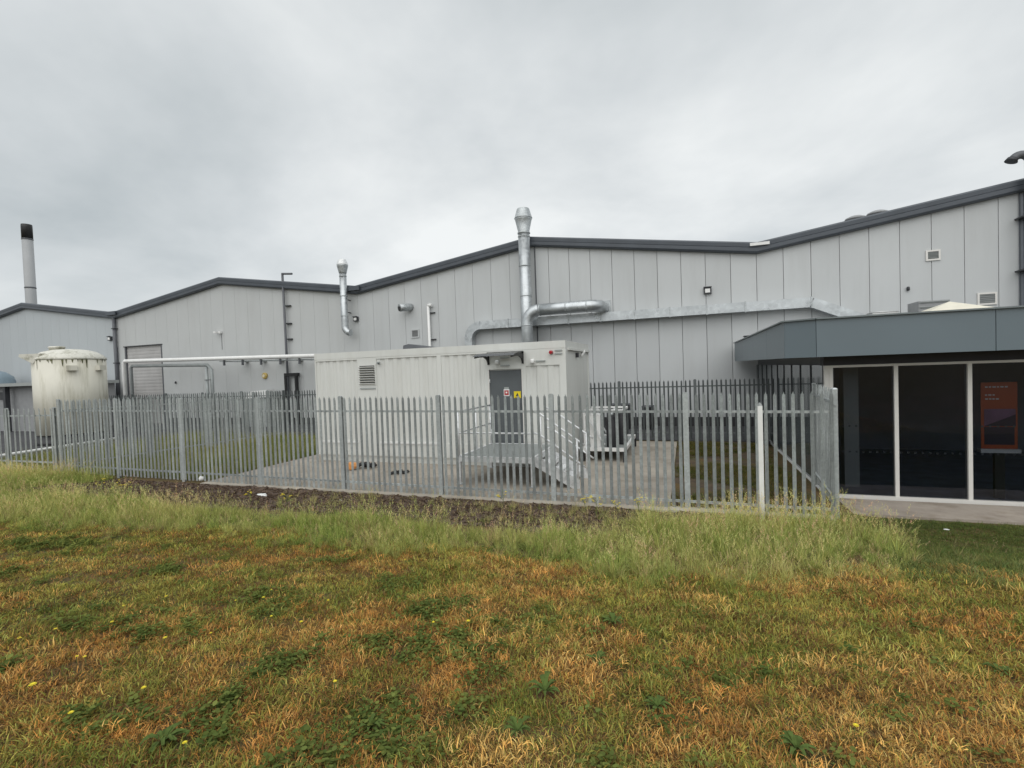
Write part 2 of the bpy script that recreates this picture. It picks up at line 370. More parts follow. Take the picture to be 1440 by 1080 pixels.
# louvred vents set in the wall
def wall_vent(px, py, w_, h_, fm='frame_white', im='column_grey'):
    c = at(px, py, 1, D-.02)
    v = MB()
    for sx in (-1, 1): v.box(c.x+sx*w_/2-.03, c.x+sx*w_/2+.03, D-.05, D-.001, c.z-h_/2, c.z+h_/2)
    for sz in (-1, 1): v.box(c.x-w_/2+.03, c.x+w_/2-.03, D-.05, D-.001, c.z+sz*(h_/2-.03)-.03, c.z+sz*(h_/2-.03)+.03)
    o = v.build('wall_vent', fm, fb)
    MB().box(c.x-w_/2+.03, c.x+w_/2-.03, D-.012, D-.001, c.z-h_/2+.06, c.z+h_/2-.06).build('vent_back', 'shed_grey', o)
    k = 5
    for i in range(k):
        z = c.z-h_/2+.10+(h_-.2)*i/(k-1)
        MB().bar((c.x-w_/2+.03, D-.035, z), (c.x+w_/2-.03, D-.035, z), .035, .012, (0, 1, 1)).build('slat', im, o)
wall_vent(1312, 359, .40, .40); wall_vent(1388, 420, .52, .46); wall_vent(584, 469, .42, .46, 'panel_grey', 'shed_grey')
# roof cowls beyond the right verge
for px, py, s_, nm in ((1203, 304, .36, 'flat topped grey roof cowl, the lower of two above the right gable'), (1234, 296, .40, 'rounded grey roof cowl, the upper of two above the right gable')):
    c = at(px, py, 1, 24.4); z0 = wall_top(c.x)+.36
    t_ = thing('roof_cowl', (c.x, 24.4, z0), nm, 'roof cowl', 'cowls on the factory roof')
    MB().tube([(c.x, 24.4, z0-.05), (c.x, 24.4, z0+.16)], .16, 14).build('neck', 'mid_metal', t_)
    b = MB()
    b.lathe((c.x, 24.4), [(.10, z0+.16), (.40, z0+.19), (.36, z0+.26), (.2, z0+.33), (.04, z0+.36)], 20); b.build('hood', 'shed_grey', t_)

# ------------------------------------------------------------------ ducts and flues on the wall
def seam_ring(c, d, r, parent, m='galv', th=.03):
    c = Vector(c); d = Vector(d).normalized()
    MB().tube([c-d*th, c-d*th*.4, c+d*th*.4, c+d*th], r, 20, rs=[r, r+.018, r+.018, r]).build('joint_band', m, parent)
FX = -7.18; FY = D-.62
fl = thing('exhaust_flue', (FX, FY, 0), 'tall shiny galvanised flue rising past the centre gable to a conical cowl', 'flue')
MB().tube([(FX, FY, 0.0), (FX, FY, 9.28)], .28, 24).build('pipe', 'galv_duct', fl)
for z in (4.9, 6.3, 7.75, 9.15): seam_ring((FX, FY, z), (0, 0, 1), .28, fl)
cw = MB().lathe((FX, FY), [(.28, 9.28), (.31, 9.30), (.30, 9.36), (.27, 9.38), (.40, 9.95), (.42, 10.0)], 28).build('cowl', 'galv', fl)
MB().lathe((FX, FY), [(.42, 10.0), (.44, 10.03), (.42, 10.06), (.30, 10.46), (.29, 10.48)], 28).build('cowl_cap', 'galv', cw)
for z in (5.6, 8.3): MB().box(FX-.05, FX+.05, FY+.2, D-.001, z, z+.06).build('wall_bracket', 'galv', fl)
for sx in (-1, 1): MB().bar((FX+sx*.34, D-.03, 1), (FX+sx*.34, D-.03, 8.9), .05, .05).build('support_channel', 'mid_metal', fl)
# branch pipe that bends right and into the wall
BX, BY = -7.42, D-1.25
p0 = at(742, 480, 1, BY); ph = at(760, 434, 1, BY); pe = at(838, 431, 1, BY)
bp = thing('branch_duct', (p0.x, BY, 0), 'round galvanised duct elbowing right across the centre flue into the wall', 'duct')
hz = (ph.z+pe.z)/2
pth = [(p0.x, BY, 0)]+arc((p0.x+.62, BY, hz-.62), .62, math.pi, math.pi/2, (1, 0, 0), (0, 0, 1))
xe = pe.x-.35
pth2 = arc((xe, BY+.5, hz), .5, -math.pi/2, 0, (1, 0, 0), (0, 1, 0))+[(xe+.5, D-.001, hz)]
MB().tube(pth, .27, 22).build('riser', 'galv_duct', bp)
MB().tube([pth[-1]]+[(p0.x+1.6, BY, hz)]+pth2, .27, 22).build('run', 'galv_duct', bp)
for c, d in (((p0.x, BY, hz-.7), (0, 0, 1)), ((p0.x+.66, BY, hz), (1, 0, 0)), ((xe-.05, BY, hz), (1, 0, 0)), ((p0.x+1.9, BY, hz), (1, 0, 0))): seam_ring(c, d, .27, bp)
MB().box(xe+.5-.34, xe+.5+.34, D-.03, D-.001, hz-.34, hz+.34).build('wall_plate', 'galv', bp)
MB().tube([(FX+.10, BY+.18, 3.0), (FX+.10, BY+.18, 4.85)], .07, 12).build('small_pipe', 'galv', bp)
# long rectangular duct
DY = D-.30
a0 = at(649, 486, 1, DY); a1 = at(660, 459, 1, DY); b1_ = at(1140, 427, 1, DY); b2_ = at(1200, 447, 1, DY)
rdct = thing('rectangular_duct', (a1.x, DY, 0), 'long mottled galvanised rectangular duct running along the factory wall', 'duct')
zt = a1.z
H2 = .22
def rect_seg(pa, pb, h=.40, dpt=.40, name='duct_section'):
    MB().bar(pa, pb, dpt, h).build(name, 'galv_duct', rdct)
xs_ = [a1.x+.65]
while xs_[-1] < b1_.x-1.2: xs_.append(xs_[-1]+1.52)
xs_[-1] = b1_.x
for xa, xb in zip(xs_, xs_[1:]):
    rect_seg((xa+.012, DY, zt), (xb-.012, DY, zt+.006))
    MB().box(xb-.03, xb+.03, DY-.225, DY+.225, zt-.225, zt+.225).build('flange', 'galv', rdct)
# elbow down on the left
el = MB(); cx, cz = a1.x+.65, zt-.65; n_ = 14
ring = []
for i in range(n_+1):
    a = math.pi/2+math.pi/2*i/n_
    for rr, dy in ((.45, -.2), (.85, -.2), (.85, .2), (.45, .2)): ring.append((cx+rr*math.cos(a), DY+dy, cz+rr*math.sin(a)))
el.add(ring, [(4*i+j, 4*i+4+j, 4*i+4+(j+1) % 4, 4*i+(j+1) % 4) for i in range(n_) for j in range(4)]); el.build('elbow', 'galv_duct', rdct)
MB().box(a1.x-.2, a1.x+.2, DY-.2, DY+.2, 0, cz-.01).build('drop', 'galv_duct', rdct)
# sloping end to the annexe roof
rect_seg((b1_.x+.02, DY, zt), (b1_.x+1.75, DY, zt-.80))
MB().bar((b1_.x+1.75, DY-.02, zt-.80), (b1_.x+1.80, DY-.02, 3.5), .36, .38).build('drop', 'galv_duct', rdct)
for xa in xs_[1::2]: MB().box(xa-.42, xa-.36, DY+.21, D-.001, zt-.1, zt+.1).build('wall_bracket', 'galv', rdct)
# small flue by the left valley
sx_, sy_ = -17.85, D-.55
t0 = at(482, 372, 1, sy_); t1 = at(485, 466, 1, sy_); sx_ = (t0.x+t1.x)/2
sf = thing('small_flue', (sx_, sy_, t1.z), 'short galvanised wall flue with elbow foot beside the left valley', 'flue')
zb = t1.z+.05
MB().tube(arc((sx_+.36, sy_, zb+.22), .36, math.pi*1.5, math.pi, (1, 0, 0), (0, 0, 1))+[(sx_, sy_, zb+.5), (sx_, sy_, 8.45)], .19, 20).build('pipe', 'galv_duct', sf)
MB().tube([(sx_+.36, sy_, zb-.14)]+arc((sx_+.36, sy_+.3, zb-.14), .3, -math.pi/2, 0, (1, 0, 0), (0, 1, 0))+[(sx_+.66, D-.001, zb-.14)], .19, 18).build('wall_elbow', 'galv_duct', sf)
cw = MB().lathe((sx_, sy_), [(.19, 8.45), (.21, 8.47), (.22, 8.52), (.30, 8.85), (.31, 8.9)], 24).build('cowl', 'galv', sf)
MB().lathe((sx_, sy_), [(.31, 8.9), (.30, 8.95), (.21, 9.2), (.2, 9.22)], 24).build('cowl_cap', 'galv_bright', cw)
for z in (zb+.8, 7.2, 8.3): seam_ring((sx_, sy_, z), (0, 0, 1), .19, sf)
for z in (zb+1.0, 7.0): MB().box(sx_-.03, sx_+.03, sy_+.15, D-.001, z, z+.05).build('wall_bracket', 'dark_metal', sf)
# round outlet hood
c = at(571, 433, 1, D-.25)
oh = thing('outlet_hood', (c.x, D, c.z-.2), 'short round galvanised outlet spout with dark mouth on the wall', 'vent outlet')
MB().tube([(c.x+.14, D-.001, c.z+.05), (c.x+.10, D-.20, c.z+.04), (c.x-.02, D-.45, c.z+.0), (c.x-.16, D-.66, c.z-.03)], .2, 20).build('spout', 'galv', oh)
MB().tube([(c.x-.15, D-.645, c.z-.03), (c.x-.163, D-.665, c.z-.031)], .172, 20).build('mouth', 'black', oh)
MB().lathe((c.x+.12, D-.02), [(.001, c.z-.2), (.002, c.z-.19)], 6).build('drip_edge', 'galv', oh)
# white plastic pipe
t0 = at(602, 430, 1, D-.14); t1 = at(605, 486, 1, D-.14)
wp = thing('white_pipe', (t0.x, D-.14, 3.4), 'thin white plastic vent pipe standing off the wall above the cabin', 'pipe')
MB().tube([(t0.x+.02, D-.14, 0.0), (t0.x, D-.14, t0.z)], .075, 14).build('riser', 'white_plastic', wp)
MB().tube([(t0.x-.02, D-.14, t0.z+.02), (t0.x+.22, D-.14, t0.z+.02)], .085, 12).build('tee_top', 'white_plastic', wp)
for z in (t0.z-.4, t1.z+.3): MB().box(t0.x-.02, t0.x+.34, D-.10, D-.001, z, z+.05).build('wall_bracket', 'dark_metal', wp)
# dark mast pipe with an arm
t0 = at(397, 385, 1, D-.2); t1 = at(405, 530, 1, D-.2)
mp_ = thing('mast_pipe', (t0.x, D-.2, 0), 'thin dark grey vertical pipe with short top arm on left gable wall', 'pipe')
MB().tube([(t1.x, D-.2, 0), (t0.x, D-.2, t0.z)], .07, 12).build('riser', 'mid_metal', mp_)
MB().tube([(t0.x-.03, D-.2, t0.z), (t0.x+.75, D-.24, t0.z-.08)], .06, 10).build('arm', 'mid_metal', mp_)
for py in (405, 430, 455, 477):
    c = at(400, py, 1, D-.2); MB().box(t0.x-.02, t0.x+.38, D-.16, D-.001, c.z-.03, c.z+.03).build('wall_bracket', 'dark_metal', mp_)
# black door frame under the mast pipe
fx0, fx1 = at(402, 540, 1, D-.2).x, at(418.5, 540, 1, D-.2).x; zt_ = at(410, 526.5, 1, D-.2).z
fr = thing('black_frame', (fx0, D-.2, 0), 'black steel portal frame standing against the wall left of the cabin', 'frame')
MB().box(fx0-.02, fx0+.14, D-.30, D-.12, -.02, zt_-.1).build('upright', 'black', fr)
MB().box(fx1-.12, fx1, D-.30, D-.12, -.02, zt_-.1).build('upright', 'black', fr)
MB().box(fx0, fx1+.1, D-.32, D-.10, zt_-.1, zt_+.08).build('lintel', 'black', fr)
# goose neck flue at the right edge
gx, gy = at(1440, 300, 1, D-.55).x+.17, D-.55
cxl = at(1433, 300, 1, D-.02).x
MB().box(cxl, cxl+1.2, D-.03, D-.001, .95, wall_top(cxl)-.1).build('corner_trim', 'verge_light', fb)
for xx in (.0, .13): MB().box(cxl+xx, cxl+xx+.03, D-.05, D-.0301, .95, wall_top(cxl)-.1).build('corner_trim', 'verge', fb)
c = at(1440, 213, 1, gy)
gn = thing('gooseneck_flue', (gx, gy, 0), 'dark grey gooseneck flue at the right edge of the factory wall', 'flue')
MB().tube([(gx, gy, 2), (gx, gy, c.z-.35)]+arc((gx-.25, gy, c.z-.35), .25, 0, math.pi*.86, (1, 0, 0), (0, 0, 1), 10), .14, 18, rs=None).build('pipe', 'mid_metal', gn)
q = arc((gx-.25, gy, c.z-.35), .25, 0, math.pi*.86, (1, 0, 0), (0, 0, 1), 10)[-1]
MB().tube([q+Vector((.0, 0, .06)), q+Vector((-.05, 0, -.06))], .16, 16, rs=[.145, .19]).build('mouth', 'dark_metal', gn)
for z in (7.6, 5.7): MB().box(gx-.17, gx+.17, gy-.03, D-.001, z, z+.05).build('wall_bracket', 'dark_metal', gn)

# wall lights, camera, bell
def wall_light(px, py, s_, label):
    c = at(px, py, 1, D-.1); t_ = thing('wall_light', (c.x, D-.1, c.z-s_), label, 'wall light', 'floodlights on the factory wall')
    MB().box(c.x-s_, c.x+s_, D-.14, D-.002, c.z-s_*.9, c.z+s_*.9).build('housing', 'dark_metal', t_)
    MB().box(c.x-s_*.62, c.x+s_*.62, D-.165, D-.139, c.z-s_*.6, c.z+s_*.45).build('lens', 'sign_white', t_)
    MB().box(c.x-s_*1.05, c.x+s_*1.05, D-.19, D-.137, c.z+s_*.82, c.z+s_*1.02).build('visor', 'dark_metal', t_)
wall_light(154, 476, .16, 'small dark floodlight left of the downpipe on the bluish wall')
wall_light(500, 448.5, .14, 'small dark floodlight right of the short elbowed flue')
wall_light(995, 408.5, .16, 'small dark floodlight above the long duct on the right bay')
c = at(306, 467, 1, D-.2)
cc = thing('security_camera', (c.x, D-.2, c.z-.1), 'small white security camera on the left gable wall', 'camera')
MB().box(c.x-.22, c.x-.02, D-.34, D-.14, c.z-.06, c.z+.05).build('body', 'white_plastic', cc)
MB().box(c.x+.02, c.x+.16, D-.16, D-.002, c.z-.08, c.z+.06).build('mount', 'white_plastic', cc)
MB().bar((c.x-.05, D-.2, c.z), (c.x+.06, D-.1, c.z), .04, .04).build('arm', 'white_plastic', cc)
MB().box(c.x+.08, c.x+.10, D-.02, D-.002, c.z-1.1, c.z-.08).build('cable', 'mid_metal', cc)
c = at(371.5, 528.5, 1, D-.1)
be = thing('alarm_bell', (c.x, D-.1, c.z-.2), 'round yellow alarm bell on the grey wall below the pale pipe', 'bell')
MB().tube([(c.x, D-.001, c.z), (c.x, D-.10, c.z), (c.x, D-.14, c.z)], .17, 20, rs=[.19, .19, .14]).build('gong', 'brass_yellow', be)
MB().tube([(c.x, D-.14, c.z), (c.x, D-.165, c.z)], .09, 16).build('hub', 'bell_face', be)
for px, py, lb in ((247, 538, 'tiny dark wall fitting right of the roller door'), (1277, 406, 'tiny dark wall fitting left of the upper small vent')):
    c = at(px, py, 1, D-.05); t_ = MB().lathe((c.x, D-.06), [(.03, c.z-.08), (.055, c.z-.05), (.055, c.z+.05), (.03, c.z+.08)], 10).build('wall_fitting', 'dark_metal'); tag(t_, lb, 'fitting')

# ------------------------------------------------------------------ annexe with glazed front and slate canopy
AX, WY, SZ, TZ = 2.86, 12.42, -.25, 2.56
ax_ = thing('glazed_annexe', (AX, WY, SZ), 'low glazed annexe under a slate blue canopy at the right', 'building')
CT, CB = 3.57, 2.80
CX, CY = 2.0, 11.62
def fpanel(a, b, m='fascia_slate', th=.04):
    a = Vector(a); b = Vector(b); d = (b-a).normalized(); nrm = Vector((-d.y, d.x, 0))
    MB().prism([(a.x+d.x*.006, a.y+d.y*.006, CB), (b.x-d.x*.006, b.y-d.y*.006, CB), (b.x-d.x*.006, b.y-d.y*.006, CT), (a.x+d.x*.006, a.y+d.y*.006, CT)], nrm*th).build('fascia_panel', m, ax_)
C1, C2 = (CX, 11.86, 0), (2.53, CY-.05, 0)
ys_ = [D-.34, 20.0, 17.0, 14.3, 11.86]
for a, b in zip(ys_, ys_[1:]): fpanel((CX, a, 0), (CX, b, 0))
fpanel(C1, C2)
xs_ = [2.53, 5.42, 8.4, 11.4, 14.4]
for a, b in zip(xs_, xs_[1:]): fpanel((a, CY-.05, 0), (b, CY-.05, 0))
MB().prism([(CX+.05, D-.34, CB+.05), (CX+.05, 11.9, CB+.05), (2.56, CY+.0, CB+.05), (14.4, CY+.0, CB+.05), (14.4, D-.34, CB+.05)], (0, 0, .06)).build('soffit', 'soffit', ax_)
MB().prism([(CX+.05, D-.34, CT-.12), (CX+.05, 11.9, CT-.12), (2.56, CY+.0, CT-.12), (14.4, CY+.0, CT-.12), (14.4, D-.34, CT-.12)], (0, 0, .08)).build('roof', 'roof_sheet', ax_)
for a, b in (((CX-.01, D-.34, CT), (CX-.01, 11.86, CT)), ((CX-.01, 11.86, CT), (2.53, CY-.06, CT)), ((2.53, CY-.06, CT), (14.4, CY-.06, CT))):
    MB().bar(Vector(a)+Vector((0, 0, .012)), Vector(b)+Vector((0, 0, .012)), .09, .03).build('coping', 'fascia_side', ax_)
# dark beam above the glass with downlights
MB().box(AX-.02, 14.3, WY-.02, WY+.25, TZ+.05, CB+.05).build('head_beam', 'soffit', ax_)
for x_ in (4.2, 5.5, 6.8): MB().tube([(x_, 12.05, CB+.02), (x_, 12.05, CB+.052)], .05, 12).build('downlight', 'column_grey', ax_)
# frames and panes
mull = [at(1260, 610, 1, WY).x, at(1363, 610, 1, WY).x]; stp = mull[1]-mull[0]
mull = [mull[0]-stp+.06]+mull+[mull[1]+stp*i for i in range(1, 6)]
for x_ in mull: MB().box(x_-.035, x_+.035, WY-.05, WY+.07, SZ+.05, TZ).build('mullion', 'frame_white', ax_)
MB().box(AX-.01, mull[0]-.035, WY-.035, WY+.08, SZ+.05, TZ).build('corner_panel', 'frame_white', ax_)
MB().box(AX-.012, mull[-1]+.1, WY-.045, WY+.075, TZ, TZ+.05).build('head_rail', 'frame_white', ax_)
MB().box(AX-.012, mull[-1]+.1, WY-.07, WY+.075, SZ-.03, SZ+.05).build('sill', 'frame_white', ax_)
MB().box(AX-.012, mull[-1]+.1, WY-.05, WY+.2, -.42, SZ-.031).build('base_wall', 'concrete_edge', ax_)
mat('dot_white', (.15, .155, .165), .5)
for a, b in zip(mull, mull[1:]):
    pn = MB().box(a+.036, b-.036, WY+.0, WY+.012, SZ+.051, TZ-.001).build('pane', 'glass', ax_)
    dots = MB()
    for z in (.73, 1.29):
        x_ = a+.09
        while x_ < b-.08:
            dots.box(x_-.018, x_+.018, WY+.0125, WY+.0135, z-.018, z+.018); x_ += .125
    dots.build('glass_dots', 'dot_white', pn)
# side wall panels
yy = WY+.08; i = 0
while yy < D-.05:
    y1 = min(yy+1.15, D-.02)
    MB().box(AX, AX+.1, yy+.022, y1-.022, -.18, TZ+.06).build('side_pane', 'side_glass', ax_)
    MB().box(AX-.02, AX+.1, yy-.02, yy+.02, -.18, TZ+.06).build('side_mullion', 'dark_metal', ax_); yy = y1
MB().box(AX+.101, AX+.2, WY+.09, D-.03, -.42, CB+.04).build('wall_core', 'seam_dark', ax_)
MB().box(AX-.06, AX+.1, WY+.09, D-.03, -.42, -.19).build('skirting', 'white_paint', ax_)
# interior shell
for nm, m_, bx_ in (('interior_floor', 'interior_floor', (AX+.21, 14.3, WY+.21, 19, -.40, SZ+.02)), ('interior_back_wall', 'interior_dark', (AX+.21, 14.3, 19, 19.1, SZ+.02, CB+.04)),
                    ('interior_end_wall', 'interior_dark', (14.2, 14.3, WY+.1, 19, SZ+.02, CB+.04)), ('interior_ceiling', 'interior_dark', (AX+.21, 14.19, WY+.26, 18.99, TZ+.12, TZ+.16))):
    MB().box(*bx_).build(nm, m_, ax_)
c0 = at(1187, 600, 1, WY+.9); c1 = at(1208, 600, 1, WY+.9)
MB().box(c0.x, c1.x, WY+.9, WY+1.2, SZ+.02, TZ+.12).build('interior_column', 'column_grey', ax_)
# banner inside
y_ = WY+.35
b0 = at(1379, 538, 1, y_); b1b = at(1431, 640, 1, y_)
bn = thing('roller_banner', (b0.x, y_, b1b.z), 'red roller banner with pink picture behind the rightmost pane', 'banner')
xa, xb, zt_, zb_ = b0.x, at(1431, 600, 1, y_).x, b0.z, at(1405, 631, 1, y_).z
MB().box(xa, xb, y_, y_+.008, zb_, zt_).build('sheet', 'banner_red', bn)
hgt = zt_-zb_
MB().box(xa+.05, xb-.03, y_-.004, y_-.001, zb_+hgt*.34, zb_+hgt*.60).build('picture', 'banner_pink', bn)
MB().prism([(xa+.05, y_-.0065, zb_+hgt*.34), (xb-.03, y_-.0065, zb_+hgt*.34), (xb-.03, y_-.0065, zb_+hgt*.52), (xb-.22, y_-.0065, zb_+hgt*.45)], (0, .002, 0)).build('picture_roof', 'banner_navy', bn)
MB().box(xa+.05, xb-.05, y_-.004, y_-.001, zb_+hgt*.06, zb_+hgt*.33).build('dark_field', 'banner_navy', bn)
for zz, ln in ((.92, .7), (.80, .35), (.74, .5)):
    x_ = xa+.07
    while x_ < xa+(xb-xa)*ln:
        wd = rnd.uniform(.03, .07); MB().box(x_, x_+wd, y_-.004, y_-.001, zb_+hgt*zz, zb_+hgt*zz+.028).build('text_stroke', 'sign_white', bn); x_ += wd+.02
MB().box(xa-.03, xb+.03, y_-.06, y_+.09, zb_-.08, zb_-.003).build('cassette', 'white_paint', bn)
MB().box((xa+xb)/2-.08, (xa+xb)/2+.08, y_-.02, y_+.06, SZ+.02, zb_-.08).build('stand', 'dark_metal', bn)
# things on the annexe roof
c = at(1335, 424, 1, 17)
rl = thing('roof_tent', (c.x, 17, CT-.04), 'cream hipped rooflight peeking over the slate canopy', 'rooflight')
MB().add([(c.x-1.0, 16.2, c.z-.42), (c.x+1.2, 16.2, c.z-.42), (c.x+1.2, 18.2, c.z-.42), (c.x-1.0, 18.2, c.z-.42), (c.x, 17, c.z)], [(0, 1, 4), (1, 2, 4), (2, 3, 4), (3, 0, 4), (3, 2, 1, 0)]).build('hip', 'cream', rl)
MB().box(c.x-.95, c.x+1.15, 16.25, 18.15, CT-.04, c.z-.421).build('upstand', 'cream', rl)
c = at(1315, 430, 1, 19.5); lx = at(1293, 440, 1, 19.5).x; rx = at(1337, 440, 1, 19.5).x
lv = thing('louvre_box', ((lx+rx)/2, 19.5, CT-.04), 'grey louvred roof box behind the cream rooflight', 'roof vent')
ztop = at(1315, 422, 1, 19.5).z
MB().box(lx, rx, 19.55, 20.4, CT-.04, ztop).build('box', 'shed_grey', lv)
for i in range(6):
    z = CT+.1+(ztop-CT-.15)*i/5; MB().bar((lx+.02, 19.52, z), (rx-.02, 19.52, z), .06, .02, (0, 1, .8)).build('slat', 'column_grey', lv)
c = at(1241, 441, 1, 20.5); t_ = MB().box(c.x-.35, c.x+.4, 20.3, 20.9, CT-.04, c.z+.04).add([(c.x-.39, 20.26, c.z+.04), (c.x+.44, 20.26, c.z+.04), (c.x+.44, 20.94, c.z+.04), (c.x-.39, 20.94, c.z+.04), (c.x+.0, 20.6, c.z+.09)], [(0, 1, 4), (1, 2, 4), (2, 3, 4), (3, 0, 4)]).build('roof_hatch', 'white_plastic')
tag(t_, 'small white hatch showing over the canopy right of the duct end', 'roof hatch')
c = at(1050, 476, 1, 21.5); t_ = thing('roof_box', (c.x, 21.5, CT-.04), 'small black box on the left end of the canopy roof', 'box')
zz_ = at(1050, 472, 1, 21.5).z
MB().box(c.x-.05, c.x+.5, 21.4, 21.9, CT-.04, zz_-.03).build('body', 'black', t_); MB().box(c.x-.09, c.x+.54, 21.36, 21.94, zz_-.029, zz_).build('lid', 'black', t_)

# ------------------------------------------------------------------ switchgear cabin (container)
KX0, KX1, KY0, KY1, KZ = -11.52, -3.07, 13.15, 16.55, 3.52
kb = thing('equipment_cabin', ((KX0+KX1)/2, KY0, 0), 'cream corrugated container cabin with grey door on the concrete pad', 'cabin')
MB().box(KX0+.06, KX1-.06, KY0+.05, KY1-.05, .0, .20).build('base_rail', 'container_rail', kb)
MB().box(KX0+.03, KX1-.03, KY0+.07, KY1-.03, .20, KZ-.04).build('body', 'container', kb)
MB().box(KX0, KX1, KY0-.01, KY1, KZ-.20, KZ).build('roof', 'container', kb)
MB().box(KX0, KX1, KY0, KY0+.09, .20, .62).build('bottom_band', 'container', kb)
def frontX(px): return at(px, 560, 1, KY0).x
segs = [(446.5, 504), (531, 616), (622, 683), (741, 788.5)]
plain = [(KX0, frontX(446.5)), (frontX(504), frontX(531)), (frontX(616), frontX(622)), (frontX(683), frontX(687.5)), (frontX(736), frontX(741)), (frontX(788.5), KX1)]
for a, b in plain: MB().box(a, b, KY0, KY0+.09, .62, KZ-.20).build('frame_post', 'container', kb)
for i, (pa, pb) in enumerate(segs):
    a, b = frontX(pa), frontX(pb); zt_ = KZ-.26 if i < 3 else 2.86; zb_ = .62
    n_ = max(1, round((b-a)/.29)); pts = []; w_ = (b-a)/n_
    for j in range(n_): pts += [(a+j*w_, .02), (a+(j+.38)*w_, .02), (a+(j+.54)*w_, .050), (a+(j+.84)*w_, .050)]
    pts.append((b, .02))
    v = [(x_, KY0+y_, z) for z in (zb_, zt_) for x_, y_ in pts]; k = len(pts)
    MB().add(v, [(j, j+1, k+j+1, k+j) for j in range(k-1)]).build('corrugated_panel', 'container', kb)
    MB().box(a, b, KY0-.004, KY0+.085, zt_, KZ-.201).build('top_rail', 'container', kb)
    if i == 0 or i == 1: MB().box(a+.05, b-.06, KY0-.03, KY0+.02, .60, .66).build('drip_ledge', 'white_paint', kb)
# right end: frame with recessed plate
MB().box(KX1-.10, KX1, KY0+.091, KY0+.25, .2, KZ-.2).build('corner_post', 'container', kb)
MB().box(KX1-.10, KX1, KY1-.12, KY1-.001, .2, KZ-.2).build('corner_post', 'container', kb)
MB().box(KX1-.02, KX1+.05, KY0+.25, KY1-.02, KZ-.26, KZ-.20).build('end_gutter', 'container', kb)
# door
dx0, dx1, dz0, dz1 = frontX(687.5)+.0, frontX(736), .66, 2.76
MB().box(dx0, dx1, KY0-.002, KY0+.085, dz1+.03, KZ-.201).build('door_header', 'container', kb)
dr = MB().box(dx0+.03, dx1-.03, KY0+.035, KY0+.075, dz0, dz1).build('door', 'door_grey', kb)
for x_ in (dx0+.0, dx1-.03): MB().box(x_, x_+.03, KY0-.008, KY0+.08, dz0, dz1+.03).build('door_jamb', 'frame_white', kb)
for z in (dz0+.3, dz1-.35): MB().tube([(dx0+.035, KY0+.02, z), (dx0+.035, KY0+.02, z+.11)], .02, 8).build('hinge', 'galv_bright', dr)
MB().bar((dx1-.12, KY0-.03, 1.55), (dx1-.12, KY0-.03, 1.85), .03, .03).build('handle', 'galv_bright', dr)
def signplate(px0, py0, px1, py1, m_, nm='sign_plate'):
    a = at(px0, py0, 1, KY0+.03); b = at(px1, py1, 1, KY0+.03)
    return MB().box(a.x, b.x, KY0+.028, KY0+.034, b.z, a.z).build(nm, m_, dr), a, b
o, a, b = signplate(708.3, 547.5, 716.5, 557.0, 'sign_white'); tag(o, 'white safety sign with red prohibition square')
MB().box(a.x+.02, b.x-.02, KY0+.024, KY0+.0275, b.z+.03, a.z-.03).build('red_square', 'sign_red', o)
MB().box(a.x+.06, b.x-.06, KY0+.021, KY0+.0235, (a.z+b.z)/2-.02, (a.z+b.z)/2+.03).build('white_mark', 'sign_white', o)
o, a, b = signplate(709, 544.6, 715.5, 547.3, 'column_grey'); 
o, a, b = signplate(722.6, 550.3, 732.6, 559.7, 'sign_yellow'); tag(o, 'yellow warning sign')
mxx = (a.x+b.x)/2
MB().prism([(mxx-.05, KY0+.027, a.z-.14), (mxx+.05, KY0+.027, a.z-.14), (mxx, KY0+.027, a.z-.04)], (0, -.002, 0)).build('warning_triangle', 'dark_metal', o)
for z in (.17, .19): MB().box(a.x+.03, b.x-.03, KY0+.025, KY0+.027, a.z-z, a.z-z+.008).build('text_line', 'dark_metal', o)
# louvre
lx0, lx1 = frontX(507.5), frontX(529); lz0, lz1 = at(518, 540, 1, KY0).z, at(518, 513.5, 1, KY0).z
lo = MB().box(lx0-.03, lx1+.03, KY0-.012, KY0-.001, lz0-.04, lz1+.03).build('louvre', 'container', kb)
n_ = 8
for i in range(n_):
    z = lz0+(lz1-lz0)*(i+.5)/n_
    MB().box(lx0+.01, lx1-.01, KY0-.016, KY0-.0125, z-.022, z+.020).build('slot', 'black', lo)
    MB().bar((lx0, KY0-.045, z-.035), (lx1, KY0-.045, z-.035), .07, .012, (0, .6, 1)).build('slat', 'container', lo)
MB().box(lx0, lx1, KY0-.03, KY0-.001, lz0-.16, lz0-.12).build('drip_bar', 'column_grey', lo)
# awning over the door
aw0, aw1, az = -5.34, -4.30, 3.24
aw = thing('door_awning', ((aw0+aw1)/2, KY0, 2.95), 'clear curved door awning on two black brackets', 'awning')
for x_ in (aw0, aw1):
    MB().box(x_-.03, x_+.03, KY0-.03, KY0-.011, 2.93, 3.26).build('bracket', 'black', aw)
    pl = [(x_-.02, KY0-.031, 3.22), (x_-.02, KY0-.35, 3.235), (x_-.02, KY0-.75, 3.20), (x_-.02, KY0-.98, 3.13), (x_-.02, KY0-.98, 3.10), (x_-.02, KY0-.7, 3.13), (x_-.02, KY0-.35, 3.14), (x_-.02, KY0-.12, 3.07), (x_-.02, KY0-.031, 2.95)]
    MB().prism(pl, (.04, 0, 0)).build('bracket_arm', 'black', aw)
sh = MB(); prf = [(KY0-.032, 3.265), (KY0-.35, 3.255), (KY0-.75, 3.22), (KY0-1.0, 3.15)]
sh.prism([(aw0-.06, y_, z) for y_, z in prf]+[(aw0-.06, y_, z-.006) for y_, z in reversed(prf)], (aw1-aw0+.12, 0, 0)); sh.build('sheet', 'clear_sheet', aw)
MB().box(aw0-.03, aw1+.03, KY0-.045, KY0-.0111, 3.268, 3.285).build('wall_strip', 'black', aw)
